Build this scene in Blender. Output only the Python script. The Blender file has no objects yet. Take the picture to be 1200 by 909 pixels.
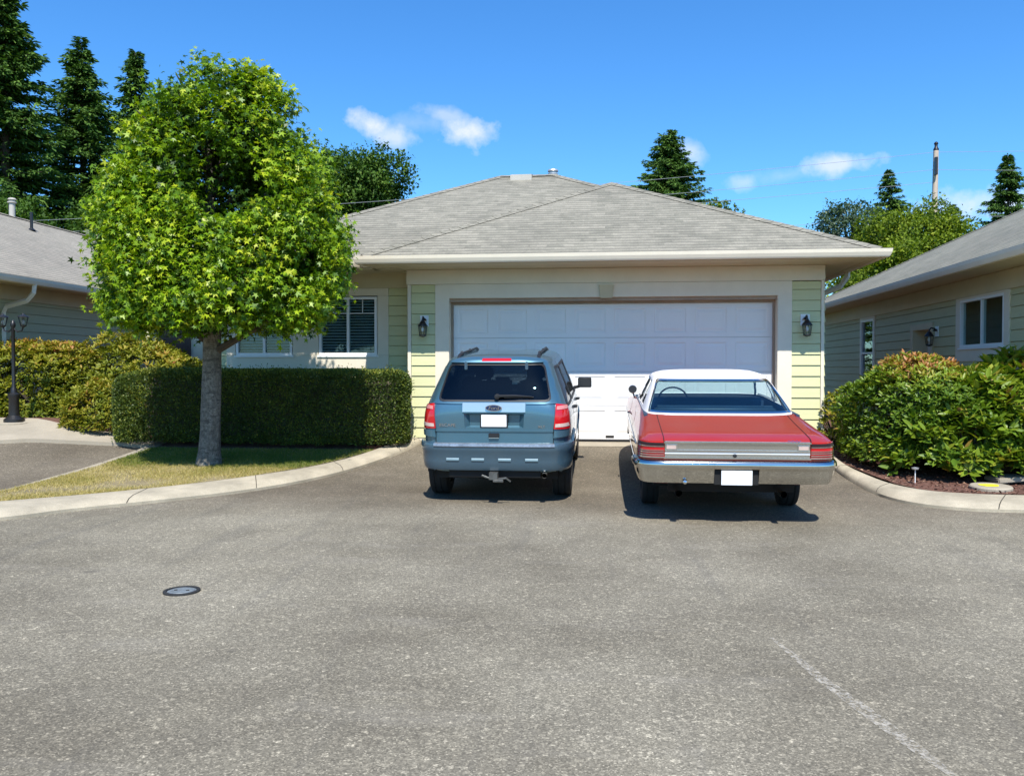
import bpy, bmesh, math, random
import numpy as np
from mathutils import Vector, Matrix, Euler
R=math.radians
random.seed(7); rng=np.random.default_rng(11)
S=bpy.context.scene
COL=S.collection

# ------------------------------------------------------------------ materials
def _n(nt,t,**k):
    n=nt.nodes.new(t)
    for a,b in k.items(): setattr(n,a,b)
    return n
def mixc(nt,fac,a,b,mode='MIX'):
    m=_n(nt,'ShaderNodeMix',data_type='RGBA',blend_type=mode)
    for s,v in ((m.inputs[0],fac),(m.inputs[6],a),(m.inputs[7],b)):
        if hasattr(v,'is_linked') or hasattr(v,'links'): nt.links.new(v,s)
        elif isinstance(v,(int,float)): s.default_value=v
        else: s.default_value=(v[0],v[1],v[2],1)
    return m.outputs[2]
def coord(nt,kind='Object',scale=(1,1,1)):
    tc=_n(nt,'ShaderNodeTexCoord'); mp=_n(nt,'ShaderNodeMapping')
    mp.inputs['Scale'].default_value=scale
    nt.links.new(tc.outputs[kind],mp.inputs[0]); return mp.outputs[0]
def noise(nt,vec,scale,detail=4,rough=.6):
    n=_n(nt,'ShaderNodeTexNoise'); n.inputs['Scale'].default_value=scale
    n.inputs['Detail'].default_value=detail; n.inputs['Roughness'].default_value=rough
    nt.links.new(vec,n.inputs['Vector']); return n.outputs[0]
def ramp(nt,fac,stops):
    r=_n(nt,'ShaderNodeValToRGB'); e=r.color_ramp.elements
    while len(e)<len(stops): e.new(.5)
    for i,(p,c) in enumerate(stops):
        e[i].position=p; e[i].color=(c,c,c,1) if isinstance(c,(int,float)) else (c[0],c[1],c[2],1)
    nt.links.new(fac,r.inputs[0]); return r.outputs[0]
def newmat(name):
    m=bpy.data.materials.new(name); m.use_nodes=True
    nt=m.node_tree; return m,nt,nt.nodes['Principled BSDF']
def bumpit(nt,b,h,strength=.3,dist=.01):
    n=_n(nt,'ShaderNodeBump'); n.inputs['Strength'].default_value=strength; n.inputs['Distance'].default_value=dist
    nt.links.new(h,n.inputs['Height']); nt.links.new(n.outputs[0],b.inputs['Normal'])
def mat(name,col,rough=.6,metal=0,var=.12,vs=3.0,fine=0,bump=0,bs=60,coat=0,spec=.5,stretch=(1,1,1)):
    m,nt,b=newmat(name)
    v=coord(nt,'Object',stretch)
    f=noise(nt,v,vs,5,.65)
    lo=[c*(1-var) for c in col]; hi=[min(1,c*(1+var)) for c in col]
    c=mixc(nt,ramp(nt,f,[(.3,0.),(.7,1.)]),lo,hi)
    if fine:
        f2=noise(nt,v,bs,3,.7)
        c=mixc(nt,1.0,c,ramp(nt,f2,[(.3,1-fine),(.7,1.)]),'MULTIPLY')
    nt.links.new(c,b.inputs['Base Color'])
    b.inputs['Roughness'].default_value=rough; b.inputs['Metallic'].default_value=metal
    b.inputs['Specular IOR Level'].default_value=spec
    if coat: b.inputs['Coat Weight'].default_value=coat; b.inputs['Coat Roughness'].default_value=.04
    if bump: bumpit(nt,b,noise(nt,v,bs,4,.7),bump,.01)
    return m
def glass(name,tint,refl=.06,rough=0.0):
    m,nt,b=newmat(name); nt.nodes.remove(b)
    out=nt.nodes['Material Output']
    t=_n(nt,'ShaderNodeBsdfTransparent'); t.inputs[0].default_value=(*tint,1)
    gl=_n(nt,'ShaderNodeBsdfGlossy'); gl.inputs['Roughness'].default_value=rough
    fr=_n(nt,'ShaderNodeFresnel'); ge=_n(nt,'ShaderNodeNewGeometry'); io=_n(nt,'ShaderNodeMapRange')
    io.inputs[3].default_value=1.5; io.inputs[4].default_value=1/1.5; nt.links.new(ge.outputs['Backfacing'],io.inputs[0]); nt.links.new(io.outputs[0],fr.inputs[0])
    mx=_n(nt,'ShaderNodeMixShader')
    nt.links.new(fr.outputs[0],mx.inputs[0]); nt.links.new(t.outputs[0],mx.inputs[1]); nt.links.new(gl.outputs[0],mx.inputs[2])
    nt.links.new(mx.outputs[0],out.inputs[0]); return m
def leafmat(name,stops,trans=.3,rough=.45,spec=.5):
    m,nt,b=newmat(name)
    at=_n(nt,'ShaderNodeAttribute',attribute_name='tone')
    c=ramp(nt,at.outputs['Fac'],stops)
    nt.links.new(c,b.inputs['Base Color']); b.inputs['Roughness'].default_value=rough
    b.inputs['Specular IOR Level'].default_value=spec
    tr=_n(nt,'ShaderNodeBsdfTranslucent')
    c2=mixc(nt,1.0,c,(1.5,1.6,.6),'MULTIPLY')
    nt.links.new(c2,tr.inputs[0])
    mx=_n(nt,'ShaderNodeMixShader'); mx.inputs[0].default_value=trans
    nt.links.new(b.outputs[0],mx.inputs[1]); nt.links.new(tr.outputs[0],mx.inputs[2])
    nt.links.new(mx.outputs[0],nt.nodes['Material Output'].inputs[0]); return m

# ------------------------------------------------------------------ objects
def tag(o,label=None,cat=None,group=None,kind=None):
    if label: o['label']=label
    if cat: o['category']=cat
    if group: o['group']=group
    if kind: o['kind']=kind
    return o
def empty(name,loc=(0,0,0),rot=(0,0,0)):
    o=bpy.data.objects.new(name,None); COL.objects.link(o); o.location=loc; o.rotation_euler=rot
    o.empty_display_size=.2; return o
def thing(name,label,cat,loc=(0,0,0),rot=(0,0,0),group=None):
    return tag(empty(name,loc,rot),label,cat,group)
def link(name,me,m,parent=None,smooth=False):
    o=bpy.data.objects.new(name,me); COL.objects.link(o)
    if m is not None and not me.materials: me.materials.append(m)
    if smooth: me.polygons.foreach_set('use_smooth',[True]*len(me.polygons))
    if parent is not None: o.parent=parent
    return o
def copy_tree(o,parent=None):
    c=o.copy(); COL.objects.link(c)
    if parent is not None: c.parent=parent
    for ch in [x for x in bpy.data.objects if x.parent==o]: copy_tree(ch,c)
    return c
class MB:
    def __init__(s): s.v=[]; s.f=[]
    def add(s,vs,fs):
        o=len(s.v); s.v+= [tuple(v) for v in vs]; s.f+=[tuple(i+o for i in f) for f in fs]; return s
    def box(s,a,b,M=None):
        x0,y0,z0=a; x1,y1,z1=b
        vs=[(x0,y0,z0),(x1,y0,z0),(x1,y1,z0),(x0,y1,z0),(x0,y0,z1),(x1,y0,z1),(x1,y1,z1),(x0,y1,z1)]
        if M is not None: vs=[M@Vector(v) for v in vs]
        return s.add(vs,[(0,3,2,1),(4,5,6,7),(0,1,5,4),(1,2,6,5),(2,3,7,6),(3,0,4,7)])
    def cbox(s,c,sz,M=None): return s.box([c[i]-sz[i]/2 for i in range(3)],[c[i]+sz[i]/2 for i in range(3)],M)
    def quad(s,*p): return s.add(p,[tuple(range(len(p)))])
    def tube(s,pts,r,n=8,cap=True):
        pts=[Vector(p) for p in pts]; rs=r if isinstance(r,(list,tuple)) else [r]*len(pts)
        vs=[];fs=[];prev=None
        for i,p in enumerate(pts):
            d=(pts[min(i+1,len(pts)-1)]-pts[max(i-1,0)]).normalized()
            a=prev if prev is not None else (Vector((0,0,1)) if abs(d.z)<.9 else Vector((1,0,0)))
            x=(a-d*a.dot(d)).normalized(); prev=x; y=d.cross(x)
            for k in range(n):
                t=2*math.pi*k/n; vs.append(p+(x*math.cos(t)+y*math.sin(t))*rs[i])
        for i in range(len(pts)-1):
            for k in range(n):
                a=i*n+k;b=i*n+(k+1)%n; fs.append((a,b,b+n,a+n))
        if cap: fs.append(tuple(range(n))[::-1]); fs.append(tuple(range((len(pts)-1)*n,len(pts)*n)))
        return s.add(vs,fs)
    def lathe(s,prof,c=(0,0,0),axis='z',n=24,cap=True):
        vs=[];fs=[]
        for (r,h) in prof:
            for k in range(n):
                t=2*math.pi*k/n; x,y=r*math.cos(t),r*math.sin(t)
                v={'z':(x,y,h),'x':(h,x,y),'y':(y,h,x)}[axis]
                vs.append((v[0]+c[0],v[1]+c[1],v[2]+c[2]))
        m=len(prof)
        for i in range(m-1):
            for k in range(n):
                a=i*n+k;b=i*n+(k+1)%n; fs.append((a,b,b+n,a+n))
        if cap:
            if prof[0][0]>1e-4: fs.append(tuple(range(n))[::-1])
            if prof[-1][0]>1e-4: fs.append(tuple(range((m-1)*n,m*n)))
        return s.add(vs,fs)
    def mesh(s,name):
        me=bpy.data.meshes.new(name); me.from_pydata(s.v,[],s.f); me.update(); return me
    def build(s,name,m,parent=None,smooth=False,bevel=0,seg=2):
        me=s.mesh(name)
        if bevel:
            bm=bmesh.new(); bm.from_mesh(me)
            bmesh.ops.recalc_face_normals(bm,faces=bm.faces)
            bmesh.ops.bevel(bm,geom=list(bm.edges),offset=bevel,segments=seg,affect='EDGES',clamp_overlap=True)
            bm.to_mesh(me); bm.free()
        else:
            bm=bmesh.new(); bm.from_mesh(me); bmesh.ops.recalc_face_normals(bm,faces=bm.faces); bm.to_mesh(me); bm.free()
        o=link(name,me,m,parent,smooth)
        if smooth:
            try: me.set_sharp_from_angle(angle=R(40))
            except Exception: pass
        return o
def catmull(P,n=6):
    P=[Vector(p) for p in P]; out=[]
    for i in range(len(P)-1):
        p0=P[max(i-1,0)];p1=P[i];p2=P[i+1];p3=P[min(i+2,len(P)-1)]
        for k in range(n):
            t=k/n
            out.append(.5*((2*p1)+(p2-p0)*t+(2*p0-5*p1+4*p2-p3)*t*t+(3*p1-p0-3*p2+p3)*t**3))
    out.append(P[-1]); return out
def text_mesh(txt,size,depth=.002,shear=0):
    c=bpy.data.curves.new('lettering','FONT'); c.body=txt; c.size=size; c.extrude=depth; c.align_x='CENTER'; c.align_y='CENTER'; c.shear=shear
    o=bpy.data.objects.new('lettering',c); COL.objects.link(o)
    bpy.context.view_layer.update()
    me=bpy.data.meshes.new_from_object(o.evaluated_get(bpy.context.evaluated_depsgraph_get()))
    bpy.data.objects.remove(o); me.materials.clear(); return me

# ------------------------------------------------------------------ camera, light, sky
cam=bpy.data.cameras.new('camera'); cam.sensor_width=36; cam.lens=30.0; cam.clip_end=3000; cam.clip_start=.05
co=bpy.data.objects.new('camera',cam); COL.objects.link(co)
co.location=(0,0,1.6); co.rotation_euler=(R(90-1.23),0,R(6.2)); S.camera=co
sun=bpy.data.lights.new('sun','SUN'); sun.energy=5.0; sun.angle=R(.53); sun.color=(1,.955,.88)
so=bpy.data.objects.new('sun',sun); COL.objects.link(so)
SD=Vector((.115,-.695,1)).normalized()
so.rotation_euler=SD.to_track_quat('Z','Y').to_euler(); so.location=(0,-20,30)
W=bpy.data.worlds.new('World'); S.world=W; W.use_nodes=True
nt=W.node_tree; bg=nt.nodes['Background']
sky=_n(nt,'ShaderNodeTexSky',sky_type='NISHITA'); sky.sun_disc=False
sky.sun_elevation=math.asin(SD.z); sky.sun_rotation=math.atan2(SD.x,SD.y)
sky.altitude=50; sky.air_density=1.0; sky.dust_density=.25; sky.ozone_density=2.0
hs=_n(nt,'ShaderNodeHueSaturation'); hs.inputs['Saturation'].default_value=1.22; hs.inputs['Value'].default_value=1.22
nt.links.new(sky.outputs[0],hs.inputs['Color'])
skyc=mixc(nt,1.0,hs.outputs[0],(.62,.99,1.26),'MULTIPLY')
# small fair-weather clouds, placed by direction in the world
tc=_n(nt,'ShaderNodeTexCoord'); sp=_n(nt,'ShaderNodeSeparateXYZ'); nt.links.new(tc.outputs['Generated'],sp.inputs[0])
def M(op,a,b=None,c=None):
    n=_n(nt,'ShaderNodeMath',operation=op)
    for i,v in enumerate((a,b,c)):
        if v is None: continue
        if isinstance(v,(int,float)): n.inputs[i].default_value=v
        else: nt.links.new(v,n.inputs[i])
    return n.outputs[0]
yy=M('MAXIMUM',sp.outputs[1],.001)
U=M('DIVIDE',sp.outputs[0],yy); V=M('DIVIDE',sp.outputs[2],yy)
cb=_n(nt,'ShaderNodeCombineXYZ'); nt.links.new(U,cb.inputs[0]); nt.links.new(V,cb.inputs[1])
n1=noise(nt,cb.outputs[0],22,6,.6); n2=noise(nt,cb.outputs[0],9,5,.6)
tot=None
# (u, v, half width, half height, opacity, slope)
for (u,v,a,b,op,sl) in [(-.280,.291,.024,.016,1.0,-.1),(-.252,.277,.034,.014,.75,-.1),(-.163,.277,.030,.020,1.0,-.1),(-.185,.300,.038,.011,.5,-.3),
        (-.215,.292,.055,.014,.22,0),(.258,.230,.050,.012,.8,.10),(.205,.220,.045,.010,.25,.1),(.095,.250,.020,.016,.6,-.3),(.157,.213,.017,.009,.45,0),
        (.43,.186,.085,.017,.8,0),(.375,.175,.05,.012,.6,0),(-.9,.42,.12,.04,.8,.1),(1.1,.35,.2,.05,.8,0)]:
    du=M('SUBTRACT',U,u); dv=M('SUBTRACT',M('SUBTRACT',V,v),M('MULTIPLY',du,sl))
    du=M('DIVIDE',du,a); dv=M('DIVIDE',dv,b)
    r=M('SQRT',M('ADD',M('MULTIPLY',du,du),M('MULTIPLY',dv,dv)))
    e=M('ADD',M('SUBTRACT',1.15,r),M('MULTIPLY',M('SUBTRACT',n1,.5),3.2))
    e=M('ADD',e,M('MULTIPLY',M('SUBTRACT',n2,.5),.9))
    k=_n(nt,'ShaderNodeMath',operation='MULTIPLY',use_clamp=True); nt.links.new(e,k.inputs[0]); k.inputs[1].default_value=.8
    k=M('MULTIPLY',M('SMOOTH_MIN',k.outputs[0],1.0,.3),op)
    tot=k if tot is None else M('MAXIMUM',tot,k)
fr=M('GREATER_THAN',sp.outputs[1],.01); tot=M('MULTIPLY',tot,fr)
cl=mixc(nt,M('MULTIPLY',tot,.94),skyc,(6.6,6.9,7.4))
nt.links.new(cl,bg.inputs[0]); bg.inputs[1].default_value=.10
vs=S.view_settings; vs.view_transform='Standard'; vs.look='None'; vs.exposure=.55; vs.gamma=1; vs.use_curve_mapping=False
S.render.engine='CYCLES'; S.cycles.use_denoising=True
try: S.cycles.denoiser='OPENIMAGEDENOISE'
except Exception: pass
S.cycles.max_bounces=8; S.cycles.transparent_max_bounces=16; S.cycles.caustics_reflective=False; S.cycles.caustics_refractive=False

# ------------------------------------------------------------------ terrain height
def ss(t):
    t=max(0,min(1,t)); return t*t*(3-2*t)
def g(x,y):
    t=max(0,(min(y,14.6)-10)/4.6); return .36*t*t+.3*ss((-x-7.6)/3)*ss((y-11)/3.5)

# ------------------------------------------------------------------ ground materials
def asphalt():
    m,nt,b=newmat('asphalt'); v=coord(nt)
    fine=noise(nt,v,70,3,1.0); mid=noise(nt,v,2.2,5,.6); big=noise(nt,v,.42,4,.6)
    base=mixc(nt,ramp(nt,big,[(.36,0.),(.64,1.)]),(.142,.125,.091),(.222,.200,.150))
    base=mixc(nt,ramp(nt,mid,[(.35,0.),(.7,1.)]),base,mixc(nt,1.0,base,(1.13,1.13,1.12),'MULTIPLY'))
    def stones(sc,stops):
        w=_n(nt,'ShaderNodeTexVoronoi'); w.inputs['Scale'].default_value=sc; nt.links.new(v,w.inputs['Vector'])
        s_=_n(nt,'ShaderNodeSeparateColor'); nt.links.new(w.outputs['Color'],s_.inputs[0]); return ramp(nt,s_.outputs[0],stops)
    sp=mixc(nt,1.0,base,stones(128,[(0,.60),(.35,.84),(.75,1.08),(.92,1.38),(1,2.0)]),'MULTIPLY')
    sp=mixc(nt,1.0,sp,stones(46,[(0,.86),(.7,1.0),(.93,1.05),(1,1.6)]),'MULTIPLY')
    # a drift of brownish wear close to the houses and pale scuffs
    st=noise(nt,coord(nt,'Object',(.5,1.6,1)),1.1,6,.7)
    sp=mixc(nt,ramp(nt,st,[(.56,0.),(.74,.30)]),sp,(.29,.265,.22))
    # oil drips and tyre rubber
    oi=noise(nt,coord(nt,'Object',(1,1,1)),3.1,3,.5); sp=mixc(nt,ramp(nt,oi,[(.70,0.),(.76,.45)]),sp,(.06,.055,.05))
    tyr=noise(nt,coord(nt,'Object',(2.2,.16,1)),1.3,4,.6); sp=mixc(nt,ramp(nt,tyr,[(.56,0.),(.72,.28)]),sp,(.085,.08,.072))
    # darker, newer looking asphalt towards the garage apron
    geo=_n(nt,'ShaderNodeNewGeometry'); s=_n(nt,'ShaderNodeSeparateXYZ'); nt.links.new(geo.outputs['Position'],s.inputs[0])
    ad=_n(nt,'ShaderNodeMath',operation='MULTIPLY_ADD'); nt.links.new(mid,ad.inputs[0]); ad.inputs[1].default_value=1.6; nt.links.new(s.outputs[1],ad.inputs[2])
    mr=_n(nt,'ShaderNodeMapRange'); mr.inputs[1].default_value=9.6; mr.inputs[2].default_value=11.4; nt.links.new(ad.outputs[0],mr.inputs[0])
    sp=mixc(nt,mr.outputs[0],sp,mixc(nt,1.0,sp,(.74,.70,.69),'MULTIPLY'))
    nt.links.new(sp,b.inputs['Base Color']); b.inputs['Roughness'].default_value=.88; b.inputs['Specular IOR Level'].default_value=.3
    bumpit(nt,b,fine,.15,.006); return m
ASPH=asphalt()
CONC=mat('kerb concrete',(.45,.395,.29),.85,var=.26,vs=2.3,fine=.35,bump=.3,bs=120)
CONC2=mat('path concrete',(.36,.315,.24),.85,var=.14,vs=1.5,fine=.22,bump=.3,bs=90)
SOIL=mat('dry soil',(.26,.21,.11),.95,var=.3,vs=4,fine=.4,bump=.5,bs=50)
MULCH=mat('bark mulch',(.16,.075,.05),.95,var=.45,vs=14,fine=.55,bump=1.0,bs=45)
DIRT=mat('far ground',(.09,.11,.04),.95,var=.3,vs=.2,fine=.3,bs=10)

def sheet(name,poly,off,m,step=.5,skirt=0,hf=None):
    bm=bmesh.new(); f=bm.faces.new([bm.verts.new((p[0],p[1],0)) for p in poly])
    xs=[p[0] for p in poly]; ys=[p[1] for p in poly]
    def cuts(a,b,ax):
        c=math.floor(a/step)*step+step
        while c<b-1e-6:
            pl=(c,0,0) if ax==0 else (0,c,0); no=(1,0,0) if ax==0 else (0,1,0)
            bmesh.ops.bisect_plane(bm,geom=list(bm.verts)+list(bm.edges)+list(bm.faces),plane_co=pl,plane_no=no); c+=step
    cuts(min(ys),max(ys),1); cuts(min(xs),max(xs),0)
    for v in bm.verts: v.co.z=g(v.co.x,v.co.y)+off+(hf(v.co.x,v.co.y) if hf else 0)
    bmesh.ops.recalc_face_normals(bm,faces=bm.faces)
    if sum(f.normal.z for f in bm.faces)<0: bmesh.ops.reverse_faces(bm,faces=bm.faces)
    if skirt:
        be=[e for e in bm.edges if e.is_boundary]
        r=bmesh.ops.extrude_edge_only(bm,edges=be)
        for v in r['geom']:
            if isinstance(v,bmesh.types.BMVert): v.co.z-=skirt
    me=bpy.data.meshes.new(name); bm.to_mesh(me); bm.free()
    return tag(link(name,me,m),kind='structure')
def terrain():
    xs=[-900,-300,-120,-60,-35]+[x*.5 for x in range(-50,51)]+[35,60,120,300,900]
    ys=[-200,-60,-30]+[y*.5 for y in range(-40,71)]+[50,80,150,400,1200]
    vs=[(x,y,g(x,y)-.045) for y in ys for x in xs]; n=len(xs)
    fs=[(j*n+i,j*n+i+1,(j+1)*n+i+1,(j+1)*n+i) for j in range(len(ys)-1) for i in range(n-1)]
    return tag(MB().add(vs,fs).build('ground',DIRT,smooth=True),kind='structure')
terrain()
sheet('road',[(-32,-22),(32,-22),(32,14.75),(-32,14.75)],0,ASPH,.5)
JO=[];JN=[]
def kerb(name,outer,inner,m,h=.10,n=6):
    O=catmull([(a,b,0) for a,b in outer],n); I=catmull([(a,b,0) for a,b in inner],n)
    prof=[(0,-.06),(0,.035),(.10,.075),(.28,h-.005),(.9,h),(1,h-.012),(1,-.06)]
    vs=[];fs=[]
    for a,b in zip(O,I):
        for t,z in prof:
            p=a.lerp(b,t); vs.append((p.x,p.y,g(p.x,p.y)+z))
    k=len(prof)
    acc=0
    for i in range(len(O)-1):
        acc+=(O[i+1]-O[i]).length
        if acc>1.5 and i<len(O)-2:   # contraction joint: pinch a thin groove
            acc=0; a=O[i+1];b=I[i+1]
            for t,z in prof[1:-1]:
                p=a.lerp(b,t); q=p+(O[i+2]-O[i+1]).normalized()*.012; JO.append((p.x,p.y,g(p.x,p.y)+z+.003)); JO.append((q.x,q.y,g(q.x,q.y)+z+.003))
            JN.append(len(prof)-2)
        for j in range(k-1): fs.append((i*k+j,(i+1)*k+j,(i+1)*k+j+1,i*k+j+1))
    fs.append(tuple(range(k))); fs.append(tuple(range((len(O)-1)*k,len(O)*k))[::-1])
    return tag(MB().add(vs,fs).build(name,m,smooth=True),kind='structure')
LO=[(-7.6,7.0),(-6.37,8.37),(-6.0,8.96),(-5.34,9.71),(-4.55,10.75),(-3.98,11.79),(-3.55,12.91),(-3.28,13.81),(-3.14,14.44)]
LI=[(-8.3,7.75),(-6.96,9.05),(-6.24,9.72),(-5.54,10.57),(-4.86,11.45),(-4.27,12.27),(-3.85,13.15),(-3.60,13.92),(-3.48,14.44)]
kerb('kerb_left',LO,LI,CONC)
RO=[(3.36,14.3),(3.33,12.9),(3.35,11.95),(3.42,11.02),(3.63,10.46),(4.0,10.17),(4.66,10.06),(8,10.0),(20,10.0)]
RI=[(3.50,14.3),(3.47,12.9),(3.58,12.0),(3.72,11.42),(4.0,11.02),(4.4,10.86),(5.04,10.80),(8,10.74),(20,10.74)]
kerb('kerb_right',RO,RI,CONC)
DO=[(-8.35,7.9),(-7.75,9.0),(-7.62,9.95),(-7.73,11.09),(-7.74,12.6),(-7.73,13.27),(-7.72,13.8)]
DI=[(-8.2,7.8),(-7.6,8.95),(-7.46,9.95),(-7.55,11.09),(-7.56,12.6),(-7.55,13.27),(-7.52,13.8)]
kerb('kerb_driveway',DO,DI,CONC2,h=.07)
JM=mat('dark joint',(.05,.045,.035),.95,var=.2)
_v=[];_f=[];o_=0
for n_ in JN:
    for j in range(n_-1): _f.append((o_+2*j,o_+2*j+1,o_+2*j+3,o_+2*j+2))
    o_+=2*n_
tag(MB().add(JO,_f).build('kerb_joints',JM),kind='structure')
LAWN=[(-8.3,7.78),(-6.98,9.02),(-6.26,9.70),(-5.56,10.55),(-4.88,11.43),(-4.29,12.27),(-3.87,13.15),(-3.70,13.5),(-7.52,13.5),(-7.56,12.6),(-7.55,11.09),(-7.46,9.95),(-7.6,8.95)]
sheet('lawn',LAWN,.088,SOIL,.5)
sheet('hedge_bed',[(-3.68,13.5),(-3.49,14.44),(-3.49,14.95),(-7.5,14.95),(-7.5,13.5)],.08,MULCH,.5)
sheet('shrub_bed',[(-7.55,13.82),(-7.5,15.0),(-7.5,30),(-14,30),(-14,14.6),(-10.3,14.5),(-9.55,14.3),(-8.6,14.3)],.05,MULCH,.5,skirt=.1)
sheet('path',[(-7.53,13.80),(-8.25,13.84),(-9.69,13.4),(-10.4,13.0),(-14,12.7),(-14,14.66),(-10.3,14.56),(-9.5,14.34),(-8.6,14.34),(-7.53,14.06)],.062,CONC2,.5,skirt=.12)
sheet('mulch_bed',[(3.49,14.3),(3.47,12.9),(3.58,12.0),(3.72,11.42),(4.0,11.02),(4.4,10.86),(5.04,10.80),(8,10.74),(19,10.74),(19,28),(3.5,28)],.085,MULCH,.4,hf=lambda x,y:.03*math.sin(x*2.1)*math.sin(y*1.7))
sheet('garage_apron',[(-3.12,14.30),(3.34,14.30),(3.34,14.75),(-3.12,14.75)],.006,CONC2,.5)
# ------------------------------------------------------------------ house materials
SIDING=mat('sage lap siding',(.60,.60,.335),.62,var=.05,vs=2,fine=.06,bump=.08,bs=80,stretch=(1,1,8))
SIDING2=mat('grey green lap siding',(.50,.49,.28),.62,var=.06,vs=2,fine=.08,bump=.08,bs=80,stretch=(1,1,8))
TRIM=mat('cream trim paint',(.74,.67,.53),.55,var=.05,vs=2,fine=.05)
TRIMD=mat('tan fascia paint',(.56,.49,.32),.55,var=.06,vs=2,fine=.05)
WHITE=mat('white door paint',(.80,.79,.755),.42,var=.03,vs=1.2,fine=.03)
VINYL=mat('white vinyl frame',(.80,.81,.80),.4,var=.02)
BLACKM=mat('black metal',(.012,.012,.013),.4,var=.2)
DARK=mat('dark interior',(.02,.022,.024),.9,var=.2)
BRONZE=mat('brown weatherstrip',(.33,.25,.18),.7,var=.2)
BLIND=mat('white blinds',(.62,.64,.64),.5,var=.03)
PIPE=mat('galvanised pipe',(.45,.46,.46),.45,.6,var=.15,vs=8)
VENTM=mat('pale vent metal',(.42,.40,.35),.6,var=.1)
BROWN=mat('brown entry door',(.09,.045,.03),.5,var=.2,vs=5)
WGLASS=glass('window glass',(.72,.82,.82))
CGLASS=glass('lantern glass',(.9,.92,.9))
def shingles(name,c1,c2,dark):
    m,nt,b=newmat(name)
    geo=_n(nt,'ShaderNodeNewGeometry'); P=_n(nt,'ShaderNodeSeparateXYZ'); N=_n(nt,'ShaderNodeSeparateXYZ')
    nt.links.new(geo.outputs['Position'],P.inputs[0]); nt.links.new(geo.outputs['True Normal'],N.inputs[0])
    def m2(op,a,b_=None):
        n=_n(nt,'ShaderNodeMath',operation=op)
        for i,v in enumerate((a,b_)):
            if v is None: continue
            if isinstance(v,(int,float)): n.inputs[i].default_value=v
            else: nt.links.new(v,n.inputs[i])
        return n.outputs[0]
    side=m2('GREATER_THAN',m2('ABSOLUTE',N.outputs[0]),m2('ABSOLUTE',N.outputs[1]))
    along=m2('ADD',m2('MULTIPLY',P.outputs[1],side),m2('MULTIPLY',P.outputs[0],m2('SUBTRACT',1.0,side)))
    cb=_n(nt,'ShaderNodeCombineXYZ'); nt.links.new(along,cb.inputs[0]); nt.links.new(m2('MULTIPLY',P.outputs[2],2.3),cb.inputs[1])
    def brick(w,h,mort,off):
        k=_n(nt,'ShaderNodeTexBrick'); nt.links.new(cb.outputs[0],k.inputs['Vector'])
        k.inputs['Color1'].default_value=(*c1,1); k.inputs['Color2'].default_value=(*c2,1); k.inputs['Mortar'].default_value=(*dark,1)
        k.inputs['Scale'].default_value=1; k.inputs['Mortar Size'].default_value=mort; k.inputs['Mortar Smooth'].default_value=.25
        k.inputs['Brick Width'].default_value=w; k.inputs['Row Height'].default_value=h; k.offset=off; k.offset_frequency=2; k.inputs['Bias'].default_value=-.1
        return k
    k=brick(.27,.142,.0,.5); k2=brick(.15,.142,.0,.33)
    c=mixc(nt,.40,k.outputs[0],k2.outputs[0])
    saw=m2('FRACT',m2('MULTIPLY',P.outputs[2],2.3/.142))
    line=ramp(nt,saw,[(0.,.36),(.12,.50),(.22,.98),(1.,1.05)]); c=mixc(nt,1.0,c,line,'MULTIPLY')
    f=noise(nt,geo.outputs['Position'],.55,5,.6); c=mixc(nt,1.0,c,ramp(nt,f,[(.3,.84),(.7,1.08)]),'MULTIPLY')
    f=noise(nt,geo.outputs['Position'],38,3,.7); c=mixc(nt,1.0,c,ramp(nt,f,[(.3,.74),(.7,1.14)]),'MULTIPLY')
    vv=_n(nt,'ShaderNodeMapping'); vv.inputs['Scale'].default_value=(4.2,4.2,14); nt.links.new(geo.outputs['Position'],vv.inputs[0])
    f=noise(nt,vv.outputs[0],1.6,3,.6); c=mixc(nt,1.0,c,ramp(nt,f,[(.35,.90),(.65,1.06)]),'MULTIPLY')
    nt.links.new(c,b.inputs['Base Color']); b.inputs['Roughness'].default_value=.9
    bumpit(nt,b,m2('SUBTRACT',1.0,saw),.6,.012); return m
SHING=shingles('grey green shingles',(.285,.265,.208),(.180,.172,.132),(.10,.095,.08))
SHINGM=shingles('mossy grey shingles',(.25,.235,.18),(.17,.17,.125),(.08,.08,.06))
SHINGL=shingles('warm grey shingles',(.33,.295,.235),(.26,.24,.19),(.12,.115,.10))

def siding(name,o,u,L,z0,z1,nrm,m,parent,openings=(),exp=.178,thick=.020):
    """lap boards on a vertical wall: o start point, u unit direction along, nrm outward"""
    o=Vector(o);u=Vector(u);nv=Vector(nrm); mb=MB(); z=z0
    while z<z1-1e-4:
        zt=min(z+exp,z1); iv=[(0,L)]
        for (a,b,c,d) in openings:
            if c<(z+zt)/2<d:
                ni=[]
                for (p,q) in iv:
                    if b<=p or a>=q: ni.append((p,q)); continue
                    if a>p: ni.append((p,a))
                    if b<q: ni.append((b,q))
                iv=ni
        for (p,q) in iv:
            P=lambda s,zz,out:(o.x+u.x*s+nv.x*out,o.y+u.y*s+nv.y*out,zz)
            zb=z+.008
            mb.add([P(p,zb,thick),P(q,zb,thick),P(q,zt,.003),P(p,zt,.003),P(p,zb,-.03),P(q,zb,-.03),P(q,zt,-.03),P(p,zt,-.03),P(p,z,-.03),P(q,z,-.03)],
                   [(0,1,2,3),(4,5,1,0),(3,2,6,7),(0,3,7,4),(1,5,6,2),(7,6,9,8)])
        z=zt
    return mb.build(name,m,parent)
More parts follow.
